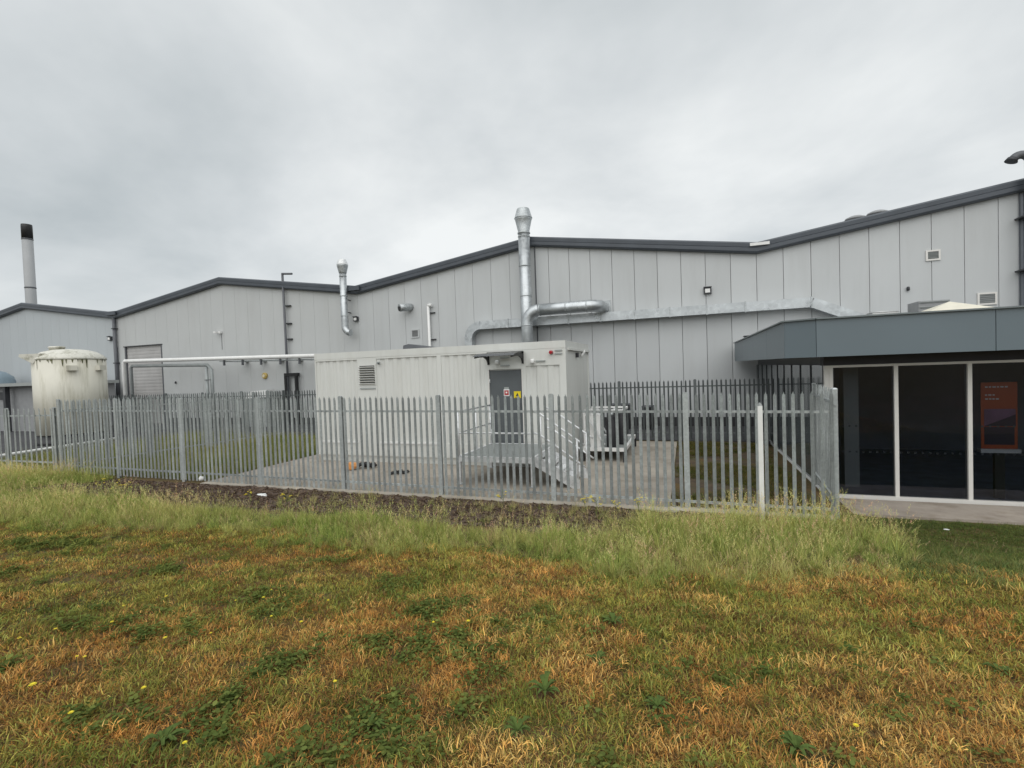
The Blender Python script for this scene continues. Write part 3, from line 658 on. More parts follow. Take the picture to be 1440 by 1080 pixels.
# small fittings on the cabin
def cabin_light(px, py, lb, bars):
    c = at(px, py, 1, KY0); t_ = thing('cabin_fitting', (c.x, KY0, c.z-.07), lb, 'light fitting', 'white fittings on the cabin front')
    MB().lathe((c.x, KY0-.07), [(.05, c.z-.06), (.062, c.z-.03), (.062, c.z+.03), (.045, c.z+.06)], 14).build('body', 'white_plastic', t_)
    for dz in bars: MB().box(c.x+.09, c.x+.36, KY0-.045, KY0-.0111, c.z+dz-.018, c.z+dz+.018).build('tube', 'column_grey', t_)
cabin_light(700, 509.5, 'round white fitting with two short tubes above the grey door', (-.10, .12))
cabin_light(749.5, 508, 'round white fitting with one short tube right of the awning', (0.,))
c = at(775.5, 495.5, 1, KY0)
rb = thing('red_beacon', (c.x, KY0, c.z-.08), 'small red beacon at the right top of the cabin front', 'beacon')
MB().tube([(c.x, KY0-.0111, c.z), (c.x, KY0-.10, c.z), (c.x, KY0-.15, c.z-.01)], .07, 16, rs=[.055, .05, .035]).build('lens', 'red_lamp', rb)
for dz in (-.04, .05): MB().box(c.x+.1, c.x+.30, KY0-.04, KY0-.0111, c.z+dz-.016, c.z+dz+.016).build('bar', 'column_grey', rb)
c = at(533, 510.5, 1, KY0)
cl = thing('cable_entry', (c.x, KY0, c.z-.05), 'tiny grey cable fitting right of the cabin louvre', 'fitting')
MB().tube([(c.x, KY0-.0005, c.z), (c.x, KY0-.07, c.z)], .045, 10).build('gland', 'column_grey', cl); MB().tube([(c.x+.01, KY0-.06, c.z), (c.x+.05, KY0-.11, c.z-.03)], .02, 8).build('stub', 'dark_metal', cl)
# fitting on the end wall
ew = thing('end_fitting', (KX1, KY0+1.6, 3.0), 'dark hook and white bracket high on the cabin end wall', 'fitting')
c = at(811, 499, 0, KX1); MB().box(KX1-.03, KX1+.06, c.y-.04, c.y+.06, c.z-.08, c.z+.06).build('hook', 'dark_metal', ew)
c = at(818, 497, 0, KX1); MB().bar((KX1+.03, c.y-.15, c.z-.08), (KX1+.06, c.y+.2, c.z+.08), .05, .05).build('bracket', 'white_paint', ew)
# roof hatch behind the cabin parapet
c0 = at(572, 489, 1, 15.2); c1 = at(630, 486, 1, 15.2)
hb = thing('cabin_roof_unit', ((c0.x+c1.x)/2, 15.2, KZ), 'low sloping dark roof unit on top of the cabin', 'roof unit')
z1 = at(585, 484, 1, 15.2).z
MB().prism([(c0.x, 14.9, KZ), (c1.x, 14.9, KZ), (c1.x-.1, 14.9, KZ+.06), (c0.x+.25, 14.9, max(z1, KZ+.2)), (c0.x+.05, 14.9, max(z1, KZ+.2)-.04)], (0, .8, 0)).build('cover', 'mid_metal', hb)
MB().box(c0.x-.5, c0.x-.02, 15.0, 15.3, KZ, KZ+.05).build('foot', 'dark_metal', hb)

# ------------------------------------------------------------------ landing and steps
lp = thing('access_landing', (-4.35, 11.9, 0), 'galvanised landing and steps with handrails in front of the cabin door', 'steps')
LX0, LX1, LY0, LY1, LZ = -5.3, -3.42, 10.92, 13.08, .68
mat('grating', (.30, .32, .31), .6, metal=.3, var=.2, vscale=25)
MB().box(LX0+.05, LX1-.05, LY0+.05, LY1, LZ-.04, LZ).build('deck', 'grating', lp)
for a, b in (((LX0, LY0, 0), (LX1, LY0, 0)), ((LX0, LY1-.03, 0), (LX1, LY1-.03, 0)), ((LX0, LY0, 0), (LX0, LY1, 0)), ((LX1, LY0, 0), (LX1, LY1, 0))):
    MB().bar((a[0], a[1], LZ-.055), (b[0], b[1], LZ-.055), .06, .13).build('deck_beam', 'galv_bright', lp)
for x_ in (LX0, LX1):
    for y_ in (LY0, LY1-.12):
        MB().box(x_-.04, x_+.04, y_-.04, y_+.04, .0, LZ-.121).build('leg', 'galv_bright', lp)
        MB().box(x_-.08, x_+.08, y_-.08, y_+.08, .0005, .012).build('foot_plate', 'galv', lp)
# guard rails (left side and front)
hz_ = LZ+1.1
def rail(path, r=.024, nm='handrail', m_='galv_bright'): MB().tube(path, r, 10).build(nm, m_, lp)
rail([(LX0, LY1-.05, hz_), (LX0, LY0, hz_), (LX1+.02, LY0, hz_)]); rail([(LX0, LY1-.05, LZ+.58), (LX0, LY0, LZ+.58), (LX1+.02, LY0, LZ+.58)], .02, 'midrail')
for x_, y_ in ((LX0, LY1-.06), (LX0, (LY0+LY1)/2), (LX0, LY0), ((LX0+LX1)/2, LY0), (LX1, LY0), (LX1, LY1-.06)): rail([(x_, y_, LZ-.01), (x_, y_, hz_)], .024, 'stanchion')
# steps down to the right
n_ = 4; run = .27; SY0, SY1 = 11.0, 12.1
for i in range(3):
    z = LZ-(i+1)*LZ/n_; x_ = LX1+.04+i*run
    MB().box(x_, x_+run+.03, SY0+.03, SY1-.03, z-.035, z).build('tread', 'galv_bright', lp)
    MB().box(x_+run, x_+run+.03, SY0+.03, SY1-.03, z-.10, z-.036).build('tread_nosing', 'white_paint', lp)
for y_ in (SY0, SY1):
    MB().prism([(LX1+.03, y_-.02, LZ-.20), (LX1+.03, y_-.02, LZ+.02), (LX1+.14, y_-.02, LZ+.02), (LX1+1.08, y_-.02, .20), (LX1+1.08, y_-.02, .0), (LX1+.92, y_-.02, .0)], (0, .04, 0)).build('stringer', 'galv_bright', lp)
    for dz in (1.02, .52):
        rail([(LX1+.03, y_, LZ+dz+.06), (LX1+.16, y_, LZ+dz+.04), (LX1+1.1, y_, dz+.06), (LX1+1.22, y_, dz-.02)], .022, 'stair_rail')
    for x_, z in ((LX1+.2, LZ-.06), (LX1+1.05, .12)): rail([(x_, y_, z), (x_, y_, z+1.02)], .022, 'stanchion')

# ------------------------------------------------------------------ equipment skid right of the cabin
SXa, SXb, SYa, SYb, SZb = -3.02+.1, -1.70, 14.3, 17.2, .36
sk = thing('equipment_skid', ((SXa+SXb)/2, SYa, 0), 'white framed skid carrying black cylinders beside the cabin end', 'equipment skid')
for a, b in (((SXa, SYa), (SXb, SYa)), ((SXb, SYa), (SXb, SYb)), ((SXb, SYb), (SXa, SYb)), ((SXa, SYb), (SXa, SYa))):
    MB().bar((a[0], a[1], SZb), (b[0], b[1], SZb), .08, .10).build('base_beam', 'white_paint', sk)
for x_ in (SXa, SXb):
    for y_ in (SYa, SYb): MB().box(x_-.05, x_+.05, y_-.05, y_+.05, 0, SZb-.051).build('foot', 'rubber', sk)
MB().box(SXa+.06, SXb-.06, SYa+.06, SYb-.06, SZb-.03, SZb+.0).build('deck', 'grating', sk)
MB().box(SXa+.22, SXa+.52, SYa+.1, SYa+.55, SZb+.001, 1.36).build('cabinet', 'white_paint', sk)
for i, (x_, y_) in enumerate(((-2.12, 14.75), (-1.90, 15.4), (-2.2, 16.1))):
    cyl = MB().lathe((x_, y_), [(.15, SZb+.001), (.16, SZb+.06), (.16, 1.15), (.10, 1.24), (.10, 1.30)], 20).build('cylinder', 'rubber', sk)
    MB().lathe((x_, y_), [(.06, 1.30), (.07, 1.33), (.07, 1.38), (.03, 1.42)], 12).build('cap', 'galv', cyl)
for y_ in (SYa+.02, SYa+1.2):
    for x_ in (SXa+.08,): MB().box(x_-.03, x_+.03, y_-.03, y_+.03, SZb+.051, 1.46).build('upright', 'white_paint', sk)
    MB().bar((SXa+.08, y_, 1.49), (SXb-.03, y_, 1.49), .06, .06).build('top_bar', 'white_paint', sk)
    MB().bar((SXa+.1, y_, 1.40), (SXa+.65, y_, .50), .04, .04).build('brace', 'galv_bright', sk)
MB().bar((SXb-.03, SYa+.05, 1.49), (SXb-.03, SYa+1.17, 1.49), .06, .06).build('top_bar', 'white_paint', sk)
# dark plant standing by the wall behind the rear fence
for i, (px, w_, h_, lb) in enumerate(((872, .9, 1.05, 'black plant unit behind the rear fence nearest the cabin end'), (912, .45, .95, 'narrow black unit behind the rear fence, right of a wider one'), (961, .35, .95, 'thin black unit behind the rear fence near the annexe'))):
    c = at(px, 600, 1, 22.2); t_ = thing('plant_unit', (c.x, 22.2, 0), lb, 'plant unit', 'dark units behind the rear fence')
    MB().box(c.x-w_/2, c.x+w_/2, 21.9, 22.5, -.016, h_).build('casing', 'black', t_)
    MB().box(c.x-w_/2+.05, c.x+w_/2-.05, 21.88, 21.899, .2, h_-.15).build('grille', 'rubber', t_)
    MB().box(c.x-w_/2-.02, c.x+w_/2+.02, 21.87, 22.52, h_+.001, h_+.05).build('lid', 'mid_metal', t_)

# ------------------------------------------------------------------ palisade fences
def pale_mesh(hgt, w_=.067, m='galv_fence'):
    prof = [(-.5, .0), (-.36, .016), (-.2, .004), (0, .022), (.2, .004), (.36, .016), (.5, 0)]
    tops = [-.10, -.045, -.055, .0, -.055, -.045, -.10]
    n = len(prof); v = []
    for back in (0, 1):
        for lev in (0, 1):
            for (u, d), tz in zip(prof, tops):
                v.append((u*w_*(.82 if lev and abs(u) > .4 else 1), -d+(.003 if back else 0), 0 if not lev else hgt+tz))
    f = []
    for j in range(n-1):
        f.append((j, j+1, n+j+1, n+j)); f.append((2*n+j+1, 2*n+j, 3*n+j, 3*n+j+1)); f.append((n+j, n+j+1, 3*n+j+1, 3*n+j)); f.append((j+1, j, 2*n+j, 2*n+j+1))
    f += [(0, n, 3*n, 2*n), (n-1, 2*n+n-1, 3*n+n-1, n+n-1)]
    me = bpy.data.meshes.new('pale'); me.from_pydata(v, [], f); me.materials.append(M[m]); me.update(); return me
def post_mesh(hgt, m='galv_post', w_=.10, d=.055):
    b = MB(); b.box(-w_/2, w_/2, -.004, .004, 0, hgt-.03).box(-w_/2, w_/2, d-.004, d+.004, 0, hgt-.03).box(-.004, .004, .004, d-.004, 0, hgt-.035)
    b.prism([(-w_/2, -.006, hgt-.03), (w_/2, -.006, hgt-.03), (w_/2-.02, -.006, hgt), (-w_/2+.02, -.006, hgt)], (0, d+.012, 0))
    return b.mesh('post', m, (0, 0, 0))[0]
def fence(name, label, p0, p1, zt0, zt1, posts, pitch=.1472, zb=.05, rails=(.26, 1.98), base=0., jitter=.006, pm_='galv_fence', qm_='galv_post'):
    """fence from p0 to p1 (2D); tops go from zt0 to zt1; posts is a list of distances"""
    p0 = Vector((*p0, 0)); p1 = Vector((*p1, 0)); L = (p1-p0).length; d = (p1-p0)/L; ang = math.atan2(d.y, d.x)
    t_ = thing(name, (p0.x, p0.y, base), label, 'fence')
    nrm = Vector((d.y, -d.x, 0))                        # front side
    H0 = zt0-zb
    pm = [pale_mesh(zt0-zb-base, m=pm_)]
    s_ = pitch*.5
    while s_ < L:
        if not any(abs(s_-q) < .055 for q in posts):
            zt = zt0+(zt1-zt0)*s_/L
            p = p0+d*s_+nrm*.028
            o = place('pale', pm[0], (p.x, p.y, base+zb+(zt-zt0)+rnd.uniform(-jitter, jitter)), t_, ang+rnd.uniform(-.03, .03))
            o.rotation_euler = (rnd.uniform(-.004, .004), rnd.uniform(-.0035, .0035), ang+rnd.uniform(-.03, .03))
        s_ += pitch
    pom = post_mesh(zt0-base+.02, qm_)
    for q in posts:
        p = p0+d*q+nrm*.035; zt = zt0+(zt1-zt0)*q/L
        place('post', pom, (p.x, p.y, base-.02+(zt-zt0)), t_, ang)
    cuts = sorted(set([0.]+[q for q in posts if .2 < q < L-.2]+[L]))
    for h in rails:
        for a, b in zip(cuts, cuts[1:]):
            dz0 = (zt1-zt0)*a/L; dz1 = (zt1-zt0)*b/L
            pa = p0+d*(a+.01)+Vector((0, 0, h+dz0))+nrm*(-.005); pb = p0+d*(b-.01)+Vector((0, 0, h+dz1))+nrm*(-.005)
            MB().bar(pa, pb, .04, .045).build('rail', pm_, t_)
    return t_
FYY = 9.82
fpx = [-18.6, -15.98, -13.30, -10.52, -7.92, -5.27, -2.65, -.02, 2.40]
fence('palisade_fence', 'galvanised palisade fence along the front of the compound', (fpx[0], FYY), (fpx[-1], FYY+.1), 2.35, 2.20, [x_-fpx[0] for x_ in fpx[:-1]])
fence('palisade_fence', 'short return of palisade fence closing onto the annexe corner', (2.44, FYY+.18), (2.62, 12.25), 2.22, 2.24, [2.35])
fence('palisade_fence', 'dark grey palisade fence at the back near the factory wall', (-33.5, 18.62), (2.80, 18.62), 2.17, 2.21, [2.0+2.65*i for i in range(13)], rails=(.26, 1.92), pm_='galv_dark', qm_='galv_dark')
fence('palisade_fence', 'palisade fence running back on the left of the compound grass', (-18.6, FYY+.15), (-18.35, 18.5), 2.33, 2.22, [2.6, 5.2, 7.8])
fence('palisade_fence', 'lower wide spaced palisade fence left of the front corner post', (-26.5, FYY-.02), (-18.72, FYY-.02), 2.06, 2.10, [.1, 2.6, 5.2, 7.7], pitch=.275, rails=(.30, 1.80))
c = at(1073, 735, 1, 9.0)
wpz = float(ground_z(1.14, 9.0)); t_ = thing('marker_post', (1.14, 9.0, wpz), 'bright white metal post standing in grass before the fence', 'post')
MB().box(1.105, 1.175, 8.965, 9.035, wpz-.2, 2.02).build('shaft', 'white_paint', t_); MB().prism([(1.105, 8.965, 2.021), (1.175, 8.965, 2.021), (1.15, 8.965, 2.07), (1.13, 8.965, 2.07)], (0, .07, 0)).build('tip', 'galv', t_)
cp = thing('corner_post', (2.46, 9.98, -.05), 'broad galvanised corner post at the right end of the front fence', 'post')
MB().box(2.40, 2.48, 9.93, 9.942, -.06, 2.22).box(2.40, 2.412, 9.942, 10.04, -.06, 2.22).build('angle', 'galv_post', cp)
MB().prism([(2.395, 9.925, 2.221), (2.485, 9.925, 2.221), (2.465, 9.94, 2.245), (2.42, 9.94, 2.245)], (0, .11, 0)).build('cap', 'galv', cp)
for z in (.3, 1.95): MB().tube([(2.44, 9.915, z), (2.44, 9.9299, z)], .02, 8).build('bolt', 'galv', cp)

# ------------------------------------------------------------------ left: tank, pipe bridge, chimney, sheds
TC = (-28.75, 15.75); TR = 1.40
tk = thing('storage_tank', (*TC, 0), 'weathered cream cylindrical tank with mossy domed lid', 'tank')
MB().lathe(TC, [(TR, .45), (TR, 4.05)], 64).build('shell', 'tank_cream', tk)
MB().lathe(TC, [(TR+.03, .0), (TR+.03, .16), (TR-.06, .17), (TR-.06, .449)], 48).build('base', 'plinth_dark', tk)
MB().lathe(TC, [(TR+.015, 4.02), (TR+.03, 4.06), (TR+.01, 4.12), (TR*.93, 4.24), (TR*.75, 4.42), (TR*.5, 4.52), (TR*.25, 4.56), (.02, 4.57)], 64).build('lid', 'tank_roof', tk)
lp_ = Vector((-CF.x, -CF.y, 0)).normalized()                      # side of the tank that faces the lawn
b = MB()
for k in range(60):
    a = rnd.uniform(0, 6.283); l_ = rnd.uniform(.04, .24)*(2.5 if rnd.random() < .15 else 1); w_ = rnd.uniform(.012, .045)
    ca, sa = math.cos(a), math.sin(a); p = Vector((TC[0]+ca*(TR+.008), TC[1]+sa*(TR+.008), 4.03)); tg = Vector((-sa, ca, 0))
    b.add([p-tg*w_, p+tg*w_, p+tg*w_*.3+Vector((0, 0, -l_)), p-tg*w_*.4+Vector((0, 0, -l_*.8))], [(0, 1, 2, 3)])
tag(b.build('moss_streaks', 'moss', tk), kind='stuff')
hatch = MB().lathe((TC[0]-.2, TC[1]-.4), [(.30, 4.50), (.30, 4.62), (.34, 4.63), (.30, 4.70), (.05, 4.72)], 20).build('manhole', 'tank_roof', tk)
def on_tank(px, z):
    c = Vector((0, 0, EYE)); d = at(px, 540, 1, 10)-c; d.z = 0; d.normalize()
    oc = Vector((-TC[0], -TC[1], 0)); b_ = oc.dot(d); t = -b_-math.sqrt(max(0, b_*b_-(oc.length_squared-TR*TR))); q = d*t
    a = math.atan2(q.y-TC[1], q.x-TC[0]); return a
for px in (102, 140):
    a = on_tank(px, 3.6); ca, sa = math.cos(a), math.sin(a); c = Vector((TC[0]+ca*(TR+.10), TC[1]+sa*(TR+.10), 3.60))
    MB().bar(c-Vector((-sa, ca, 0))*.19, c+Vector((-sa, ca, 0))*.19, .22, .24).build('lifting_bracket', 'tank_cream', tk)
a = on_tank(48, 4)
q = Vector((TC[0]+math.cos(a)*(TR+.05), TC[1]+math.sin(a)*(TR+.05), 4.1))
MB().prism([q+Vector((.1, 0, -.25)), q+Vector((-.55, -.2, .10)), q+Vector((-.5, -.2, .22)), q+Vector((.5, .1, .22))], (.1, .5, 0)).build('overflow_spout', 'tank_roof', tk)
lad = MB(); a = on_tank(147, 3); 
# pipe bridge
PY = 21.6
q0 = at(174, 508, 1, PY); q1 = at(440, 500.5, 1, PY)
pb = thing('pipe_bridge', (q0.x, PY, 0), 'white lagged pipe run bracketed along the left wall to the cabin', 'pipe')
ext = q1+(q1-q0)*.35
MB().tube([(q0.x, PY, 0), (q0.x, PY, q0.z-.12), (q0.x+.12, PY, q0.z), tuple(ext)], .115, 14).build('main_pipe', 'white_paint', pb)
r0 = at(180, 515, 1, PY+.25); r1 = at(297, 513, 1, PY+.25)
MB().tube([(q0.x+.25, PY+.25, 0), (q0.x+.25, PY+.25, r0.z-.15), (q0.x+.4, PY+.25, r0.z), (r1.x-.3, PY+.25, r1.z), (r1.x, PY+.25, r1.z-.3), (r1.x, PY+.25, 0)], .10, 12).build('lower_pipe', 'galv_post', pb)
MB().tube([(r1.x-.40, PY+.25, r1.z-.1), (r1.x-.40, PY+.25, 0)], .09, 12).build('drop_pipe', 'galv_post', pb)
MB().bar((r1.x-.42, PY+.12, r1.z-.9), (r1.x+.02, PY+.12, r1.z-.9), .04, .04).build('strap', 'dark_metal', pb)
for px in (315, 341, 367, 394, 421):
    c = at(px, 506, 1, PY); tt = (c.x-q0.x)/(q1.x-q0.x); z = q0.z+(q1.z-q0.z)*tt
    MB().box(c.x-.04, c.x+.04, PY-.05, PY+.05, z-.42, z-.116).build('hanger', 'mid_metal', pb)
    MB().box(c.x-.33, c.x-.041, PY-.03, D-.001, z-.20, z-.14).build('bracket_arm', 'galv_post', pb)
# chimney stack
s0 = at(30.5, 316, 1, 30); s1 = at(44, 316, 1, 30); rr = (s1-s0).length/2*.56
cz = at(37, 316, 1, 30).z; cx = (s0.x+s1.x)/2
ck = thing('chimney_stack', (cx, 30, 0), 'tall slim grey chimney stack with black tip behind the left gable', 'chimney')
MB().lathe((cx, 30), [(rr*1.02, 0), (rr, 8), (rr, cz-1.45)], 32).build('shaft', 'stack_grey', ck)
MB().lathe((cx, 30), [(rr*1.01, cz-1.449), (rr*1.01, cz-.25), (rr*.98, cz)], 32).build('tip', 'black', ck)
for z in (cz-6.2, cz-1.5): MB().lathe((cx, 30), [(rr*1.0, z), (rr*1.05, z+.03), (rr*1.05, z+.12), (rr*1.0, z+.15)], 32).build('collar', 'mid_metal', ck)
# low shed at the left edge
sh_ = thing('low_shed', (-42, 19, 0), 'low flat roofed grey shed behind the tank at the left edge', 'shed')
MB().box(-50, -36.5, 19.0, 22.5, -.02, 2.85).build('wall', 'shed_grey', sh_)
MB().box(-50.3, -36.2, 18.4, 22.6, 2.851, 3.05).build('roof', 'column_grey', sh_)
c = at(10, 580, 1, 18.6); MB().box(c.x-.12, c.x+.12, 18.5, 18.74, -.02, 2.85).build('post', 'dark_metal', sh_)
c = at(4, 557, 1, 18.95); MB().box(c.x-.25, c.x+.25, 18.9, 18.999, c.z-.25, c.z+.25).build('lamp', 'dark_metal', sh_)
c = at(0, 528, 1, 21.5)
dm = thing('blue_silo', (c.x-1.0, 22.9, 0), 'pale blue domed vessel top above the low shed at far left', 'tank')
MB().lathe((c.x-1.2, 21.2), [(1.6, 0), (1.6, 3.3), (1.5, 3.6), (1.1, 3.95), (.5, 4.15), (.05, 4.2)], 32).build('vessel', 'shed_blue', dm)
# white low rail in the yard
q0 = at(0, 641, 2, .42); q1 = at(160, 617, 2, .42)
wr = thing('low_white_rail', (q0.x, q0.y, 0), 'low white rail crossing the yard in front of the tank', 'rail')
dirv = (q1-q0); MB().tube([q0-dirv*.2, q1+dirv*.05], .055, 12).build('rail', 'white_paint', wr)
for t in (-.1, .2, .45, .7, .95):
    p = q0+dirv*t; MB().box(p.x-.03, p.x+.03, p.y-.03, p.y+.03, -.05, .37).build('support', 'galv_post', wr)
# pale pitched cover peeping over the rear fence
c0 = at(345, 553, 1, 22.3); c1 = at(378, 549, 1, 22.3)
ct = thing('covered_bin', ((c0.x+c1.x)/2, 22.3, 0), 'white pitched cover peeping over the rear fence below the bell', 'cover')
MB().prism([(c0.x, 22.0, c0.z-.35), (c1.x+.1, 22.0, c1.z-.35), (c1.x+.1, 22.0, c1.z+.04), (c0.x+.8, 22.0, c1.z-.02)], (0, .7, 0)).build('cover', 'white_plastic', ct)
MB().box(c0.x+.1, c1.x, 22.05, 22.65, -.016, c0.z-.351).build('bin', 'galv_post', ct)

# ------------------------------------------------------------------ litter and cables
def crumple(name, px, py, z, s_, m_, label, cat, squash=.35):
    c = at(px, py, 2, z); r2 = random.Random(px); b = MB()
    n1_, n2_ = 7, 4; v = []
    for i in range(n2_+1):
        for j in range(n1_):
            a = 2*math.pi*j/n1_; e_ = math.pi*i/n2_; k = s_*r2.uniform(.7, 1.2)
            v.append((c.x+k*math.sin(e_)*math.cos(a), c.y+k*.7*math.sin(e_)*math.sin(a), c.z+s_*squash+k*squash*math.cos(e_)))
    f = [(i*n1_+j, i*n1_+(j+1) % n1_, (i+1)*n1_+(j+1) % n1_, (i+1)*n1_+j) for i in range(n2_) for j in range(n1_)]
    b.add(v, f); return tag(b.build(name, m_), label, cat)
crumple('litter', 368, 701, .04, .13, 'sign_white', 'white crushed carton lying on the mulch', 'litter', .45)
crumple('litter', 283, 676, .03, .09, 'sign_white', 'small white scrap on the mulch beside the left fence post', 'litter', .7)
crumple('litter', 476, 705, .04, .13, 'cream', 'flat pale wrapper on the mulch beside a fence post', 'litter', .1)
crumple('litter', 1331, 745, -.20, .05, 'sign_white', 'flat white scrap on the grass before the glazed front', 'litter', .12)
crumple('orange_bag', 496, 661, .0, .20, 'orange', 'crumpled orange bag on the concrete pad', 'bag', .6)
def coil(px0, px1, py, label, r=.03, up=.0):
    a = at(px0, py, 2, r); b = at(px1, py-1, 2, r); pts = []
    for i in range(25):
        t = i/24; p = a.lerp(b, t); pts.append((p.x, p.y+.22*math.sin(t*19)+.05, r+up*abs(math.sin(t*13))))
    return tag(MB().tube(pts, r, 8).build('cable', 'black'), label, 'cable')
coil(500, 527, 657.5, 'black cable heap beside the orange bag', .035, .10)
coil(548, 573, 665.5, 'thin black cable lying on the middle of the pad', .022, .03)

# ------------------------------------------------------------------ vegetation
def leaf_mat(name, attr=True, base=(.1, .12, .03), trans=.25, var=.18):
    m = bpy.data.materials.new(name); m.use_nodes = True; t = m.node_tree; t.nodes.clear()
    o = N(t, 'ShaderNodeOutputMaterial'); mi = N(t, 'ShaderNodeMixShader'); df = N(t, 'ShaderNodeBsdfDiffuse'); tr = N(t, 'ShaderNodeBsdfTranslucent')
    mi.inputs[0].default_value = trans
    if attr:
        at_ = N(t, 'ShaderNodeAttribute', attribute_type='INSTANCER', attribute_name='tcol'); c = at_.outputs['Color']
    else:
        rgb = N(t, 'ShaderNodeRGB'); rgb.outputs[0].default_value = (*base, 1); c = rgb.outputs[0]
    bl = N(t, 'ShaderNodeAttribute', attribute_type='GEOMETRY', attribute_name='bv')
    mm = N(t, 'ShaderNodeMix', data_type='RGBA', blend_type='MULTIPLY'); mm.inputs[0].default_value = 1
    t.links.new(c, mm.inputs[6]); t.links.new(bl.outputs['Color'], mm.inputs[7])
    t.links.new(mm.outputs[2], df.inputs[0]); t.links.new(mm.outputs[2], tr.inputs[0])
    t.links.new(df.outputs[0], mi.inputs[1]); t.links.new(tr.outputs[0], mi.inputs[2]); t.links.new(mi.outputs[0], o.inputs[0])
    M[name] = m
leaf_mat('leaf_inst')
class Tuft:
    def __init__(s): s.v = []; s.f = []; s.c = []
    def strip(s, pts, ws, colr, side):
        k = len(s.v); n = len(pts)
        for p, w_ in zip(pts, ws): s.v += [tuple(p-side*w_), tuple(p+side*w_)]
        s.f += [(k+2*i, k+2*i+1, k+2*i+3, k+2*i+2) for i in range(n-1)]; s.c += [colr]*(2*n)
    def blade(s, base, ang, L, lean, w_, r_, colr, n=4, droop=1.):
        d = Vector((math.cos(ang), math.sin(ang), 0)); side = Vector((-d.y, d.x, 0))
        a2 = r_.uniform(-.5, .5); side = (side*math.cos(a2)+d*math.sin(a2))
        pts = []; p = Vector(base); th = lean*.35
        for i in range(n+1):
            pts.append(p.copy()); p = p+(d*math.sin(th)+Vector((0, 0, math.cos(th))))*(L/n); th += lean*droop/n
        s.strip(pts, [w_*(1-.93*(i/n)**1.6) for i in range(n+1)], colr, side); return pts
    def mesh(s, name, m):
        me = bpy.data.meshes.new(name); me.from_pydata([tuple(p) for p in s.v], [], s.f)
        a = me.color_attributes.new('bv', 'FLOAT_COLOR', 'POINT'); a.data.foreach_set('color', np.array([(*c, 1) for c in s.c], dtype=np.float32).ravel())
        me.materials.append(M[m]); me.update(); return me
def shade(r_, a=.75, b=1.25, warm=.1):
    k = r_.uniform(a, b); h = r_.uniform(-warm, warm); return (k*(1+h), k, k*(1-h))
def source(name, meshes):
    c = bpy.data.collections.new(name)
    for i, me in enumerate(meshes):
        o = bpy.data.objects.new('%s_%02d' % (name, i), me); c.objects.link(o)
    return c
def scatter(name, P, rz, tilt, sc, colr, src, nsrc, label, cat, rs):
    n = len(P); me = bpy.data.meshes.new(name); me.vertices.add(n); me.vertices.foreach_set('co', np.asarray(P, np.float32).ravel())
    def at_(nm, typ, data, key):
        a = me.attributes.new(nm, typ, 'POINT'); a.data.foreach_set(key, np.ascontiguousarray(data).ravel())
    rot = np.stack([tilt[:, 0], tilt[:, 1], rz], 1).astype(np.float32)
    at_('trot', 'FLOAT_VECTOR', rot, 'vector'); at_('tscl', 'FLOAT', sc.astype(np.float32), 'value')
    at_('tidx', 'INT', rs.randint(0, nsrc, n).astype(np.int32), 'value')
    at_('tcol', 'FLOAT_COLOR', np.concatenate([np.clip(colr, 0, 1), np.ones((n, 1))], 1).astype(np.float32), 'color')
    o = place(name, me, (0, 0, 0))
    g = bpy.data.node_groups.new(name+'_nodes', 'GeometryNodeTree')
    g.interface.new_socket('Geometry', in_out='INPUT', socket_type='NodeSocketGeometry'); g.interface.new_socket('Geometry', in_out='OUTPUT', socket_type='NodeSocketGeometry')
    gi = N(g, 'NodeGroupInput'); go = N(g, 'NodeGroupOutput'); iop = N(g, 'GeometryNodeInstanceOnPoints'); ci = N(g, 'GeometryNodeCollectionInfo')
    ci.inputs[0].default_value = src; ci.inputs[1].default_value = True; ci.inputs[2].default_value = True
    def na(nm, typ):
        a = N(g, 'GeometryNodeInputNamedAttribute', data_type=typ); a.inputs[0].default_value = nm; return [x for x in a.outputs if x.enabled][0]
    g.links.new(gi.outputs[0], iop.inputs['Points']); g.links.new(ci.outputs[0], iop.inputs['Instance']); iop.inputs['Pick Instance'].default_value = True
    g.links.new(na('tidx', 'INT'), iop.inputs['Instance Index']); g.links.new(na('tscl', 'FLOAT'), iop.inputs['Scale'])
    er = N(g, 'FunctionNodeEulerToRotation'); g.links.new(na('trot', 'FLOAT_VECTOR'), er.inputs[0]); g.links.new(er.outputs[0], iop.inputs['Rotation'])
    g.links.new(iop.outputs[0], go.inputs[0])
    md = o.modifiers.new('scatter', 'NODES'); md.node_group = g
    return tag(o, label, cat, kind='stuff')
def lerp3(a, b, t): return np.asarray(a)[None, :]*(1-t[:, None])+np.asarray(b)[None, :]*t[:, None]
def in_view(x, y, mg): return (x > -2.2*y-mg) & (x < .52*y+mg)

def on_ground(px, py):
    z = .5
    for _ in range(12): p = at(px, py, 2, z); z = float(ground_z(p.x, p.y))
    return Vector((p.x, p.y, z))
ROS = [(767, 978), (728, 1035), (521, 1030), (863, 880), (840, 934), (925, 1000), (1405, 950), (230, 1050), (1120, 1060)]
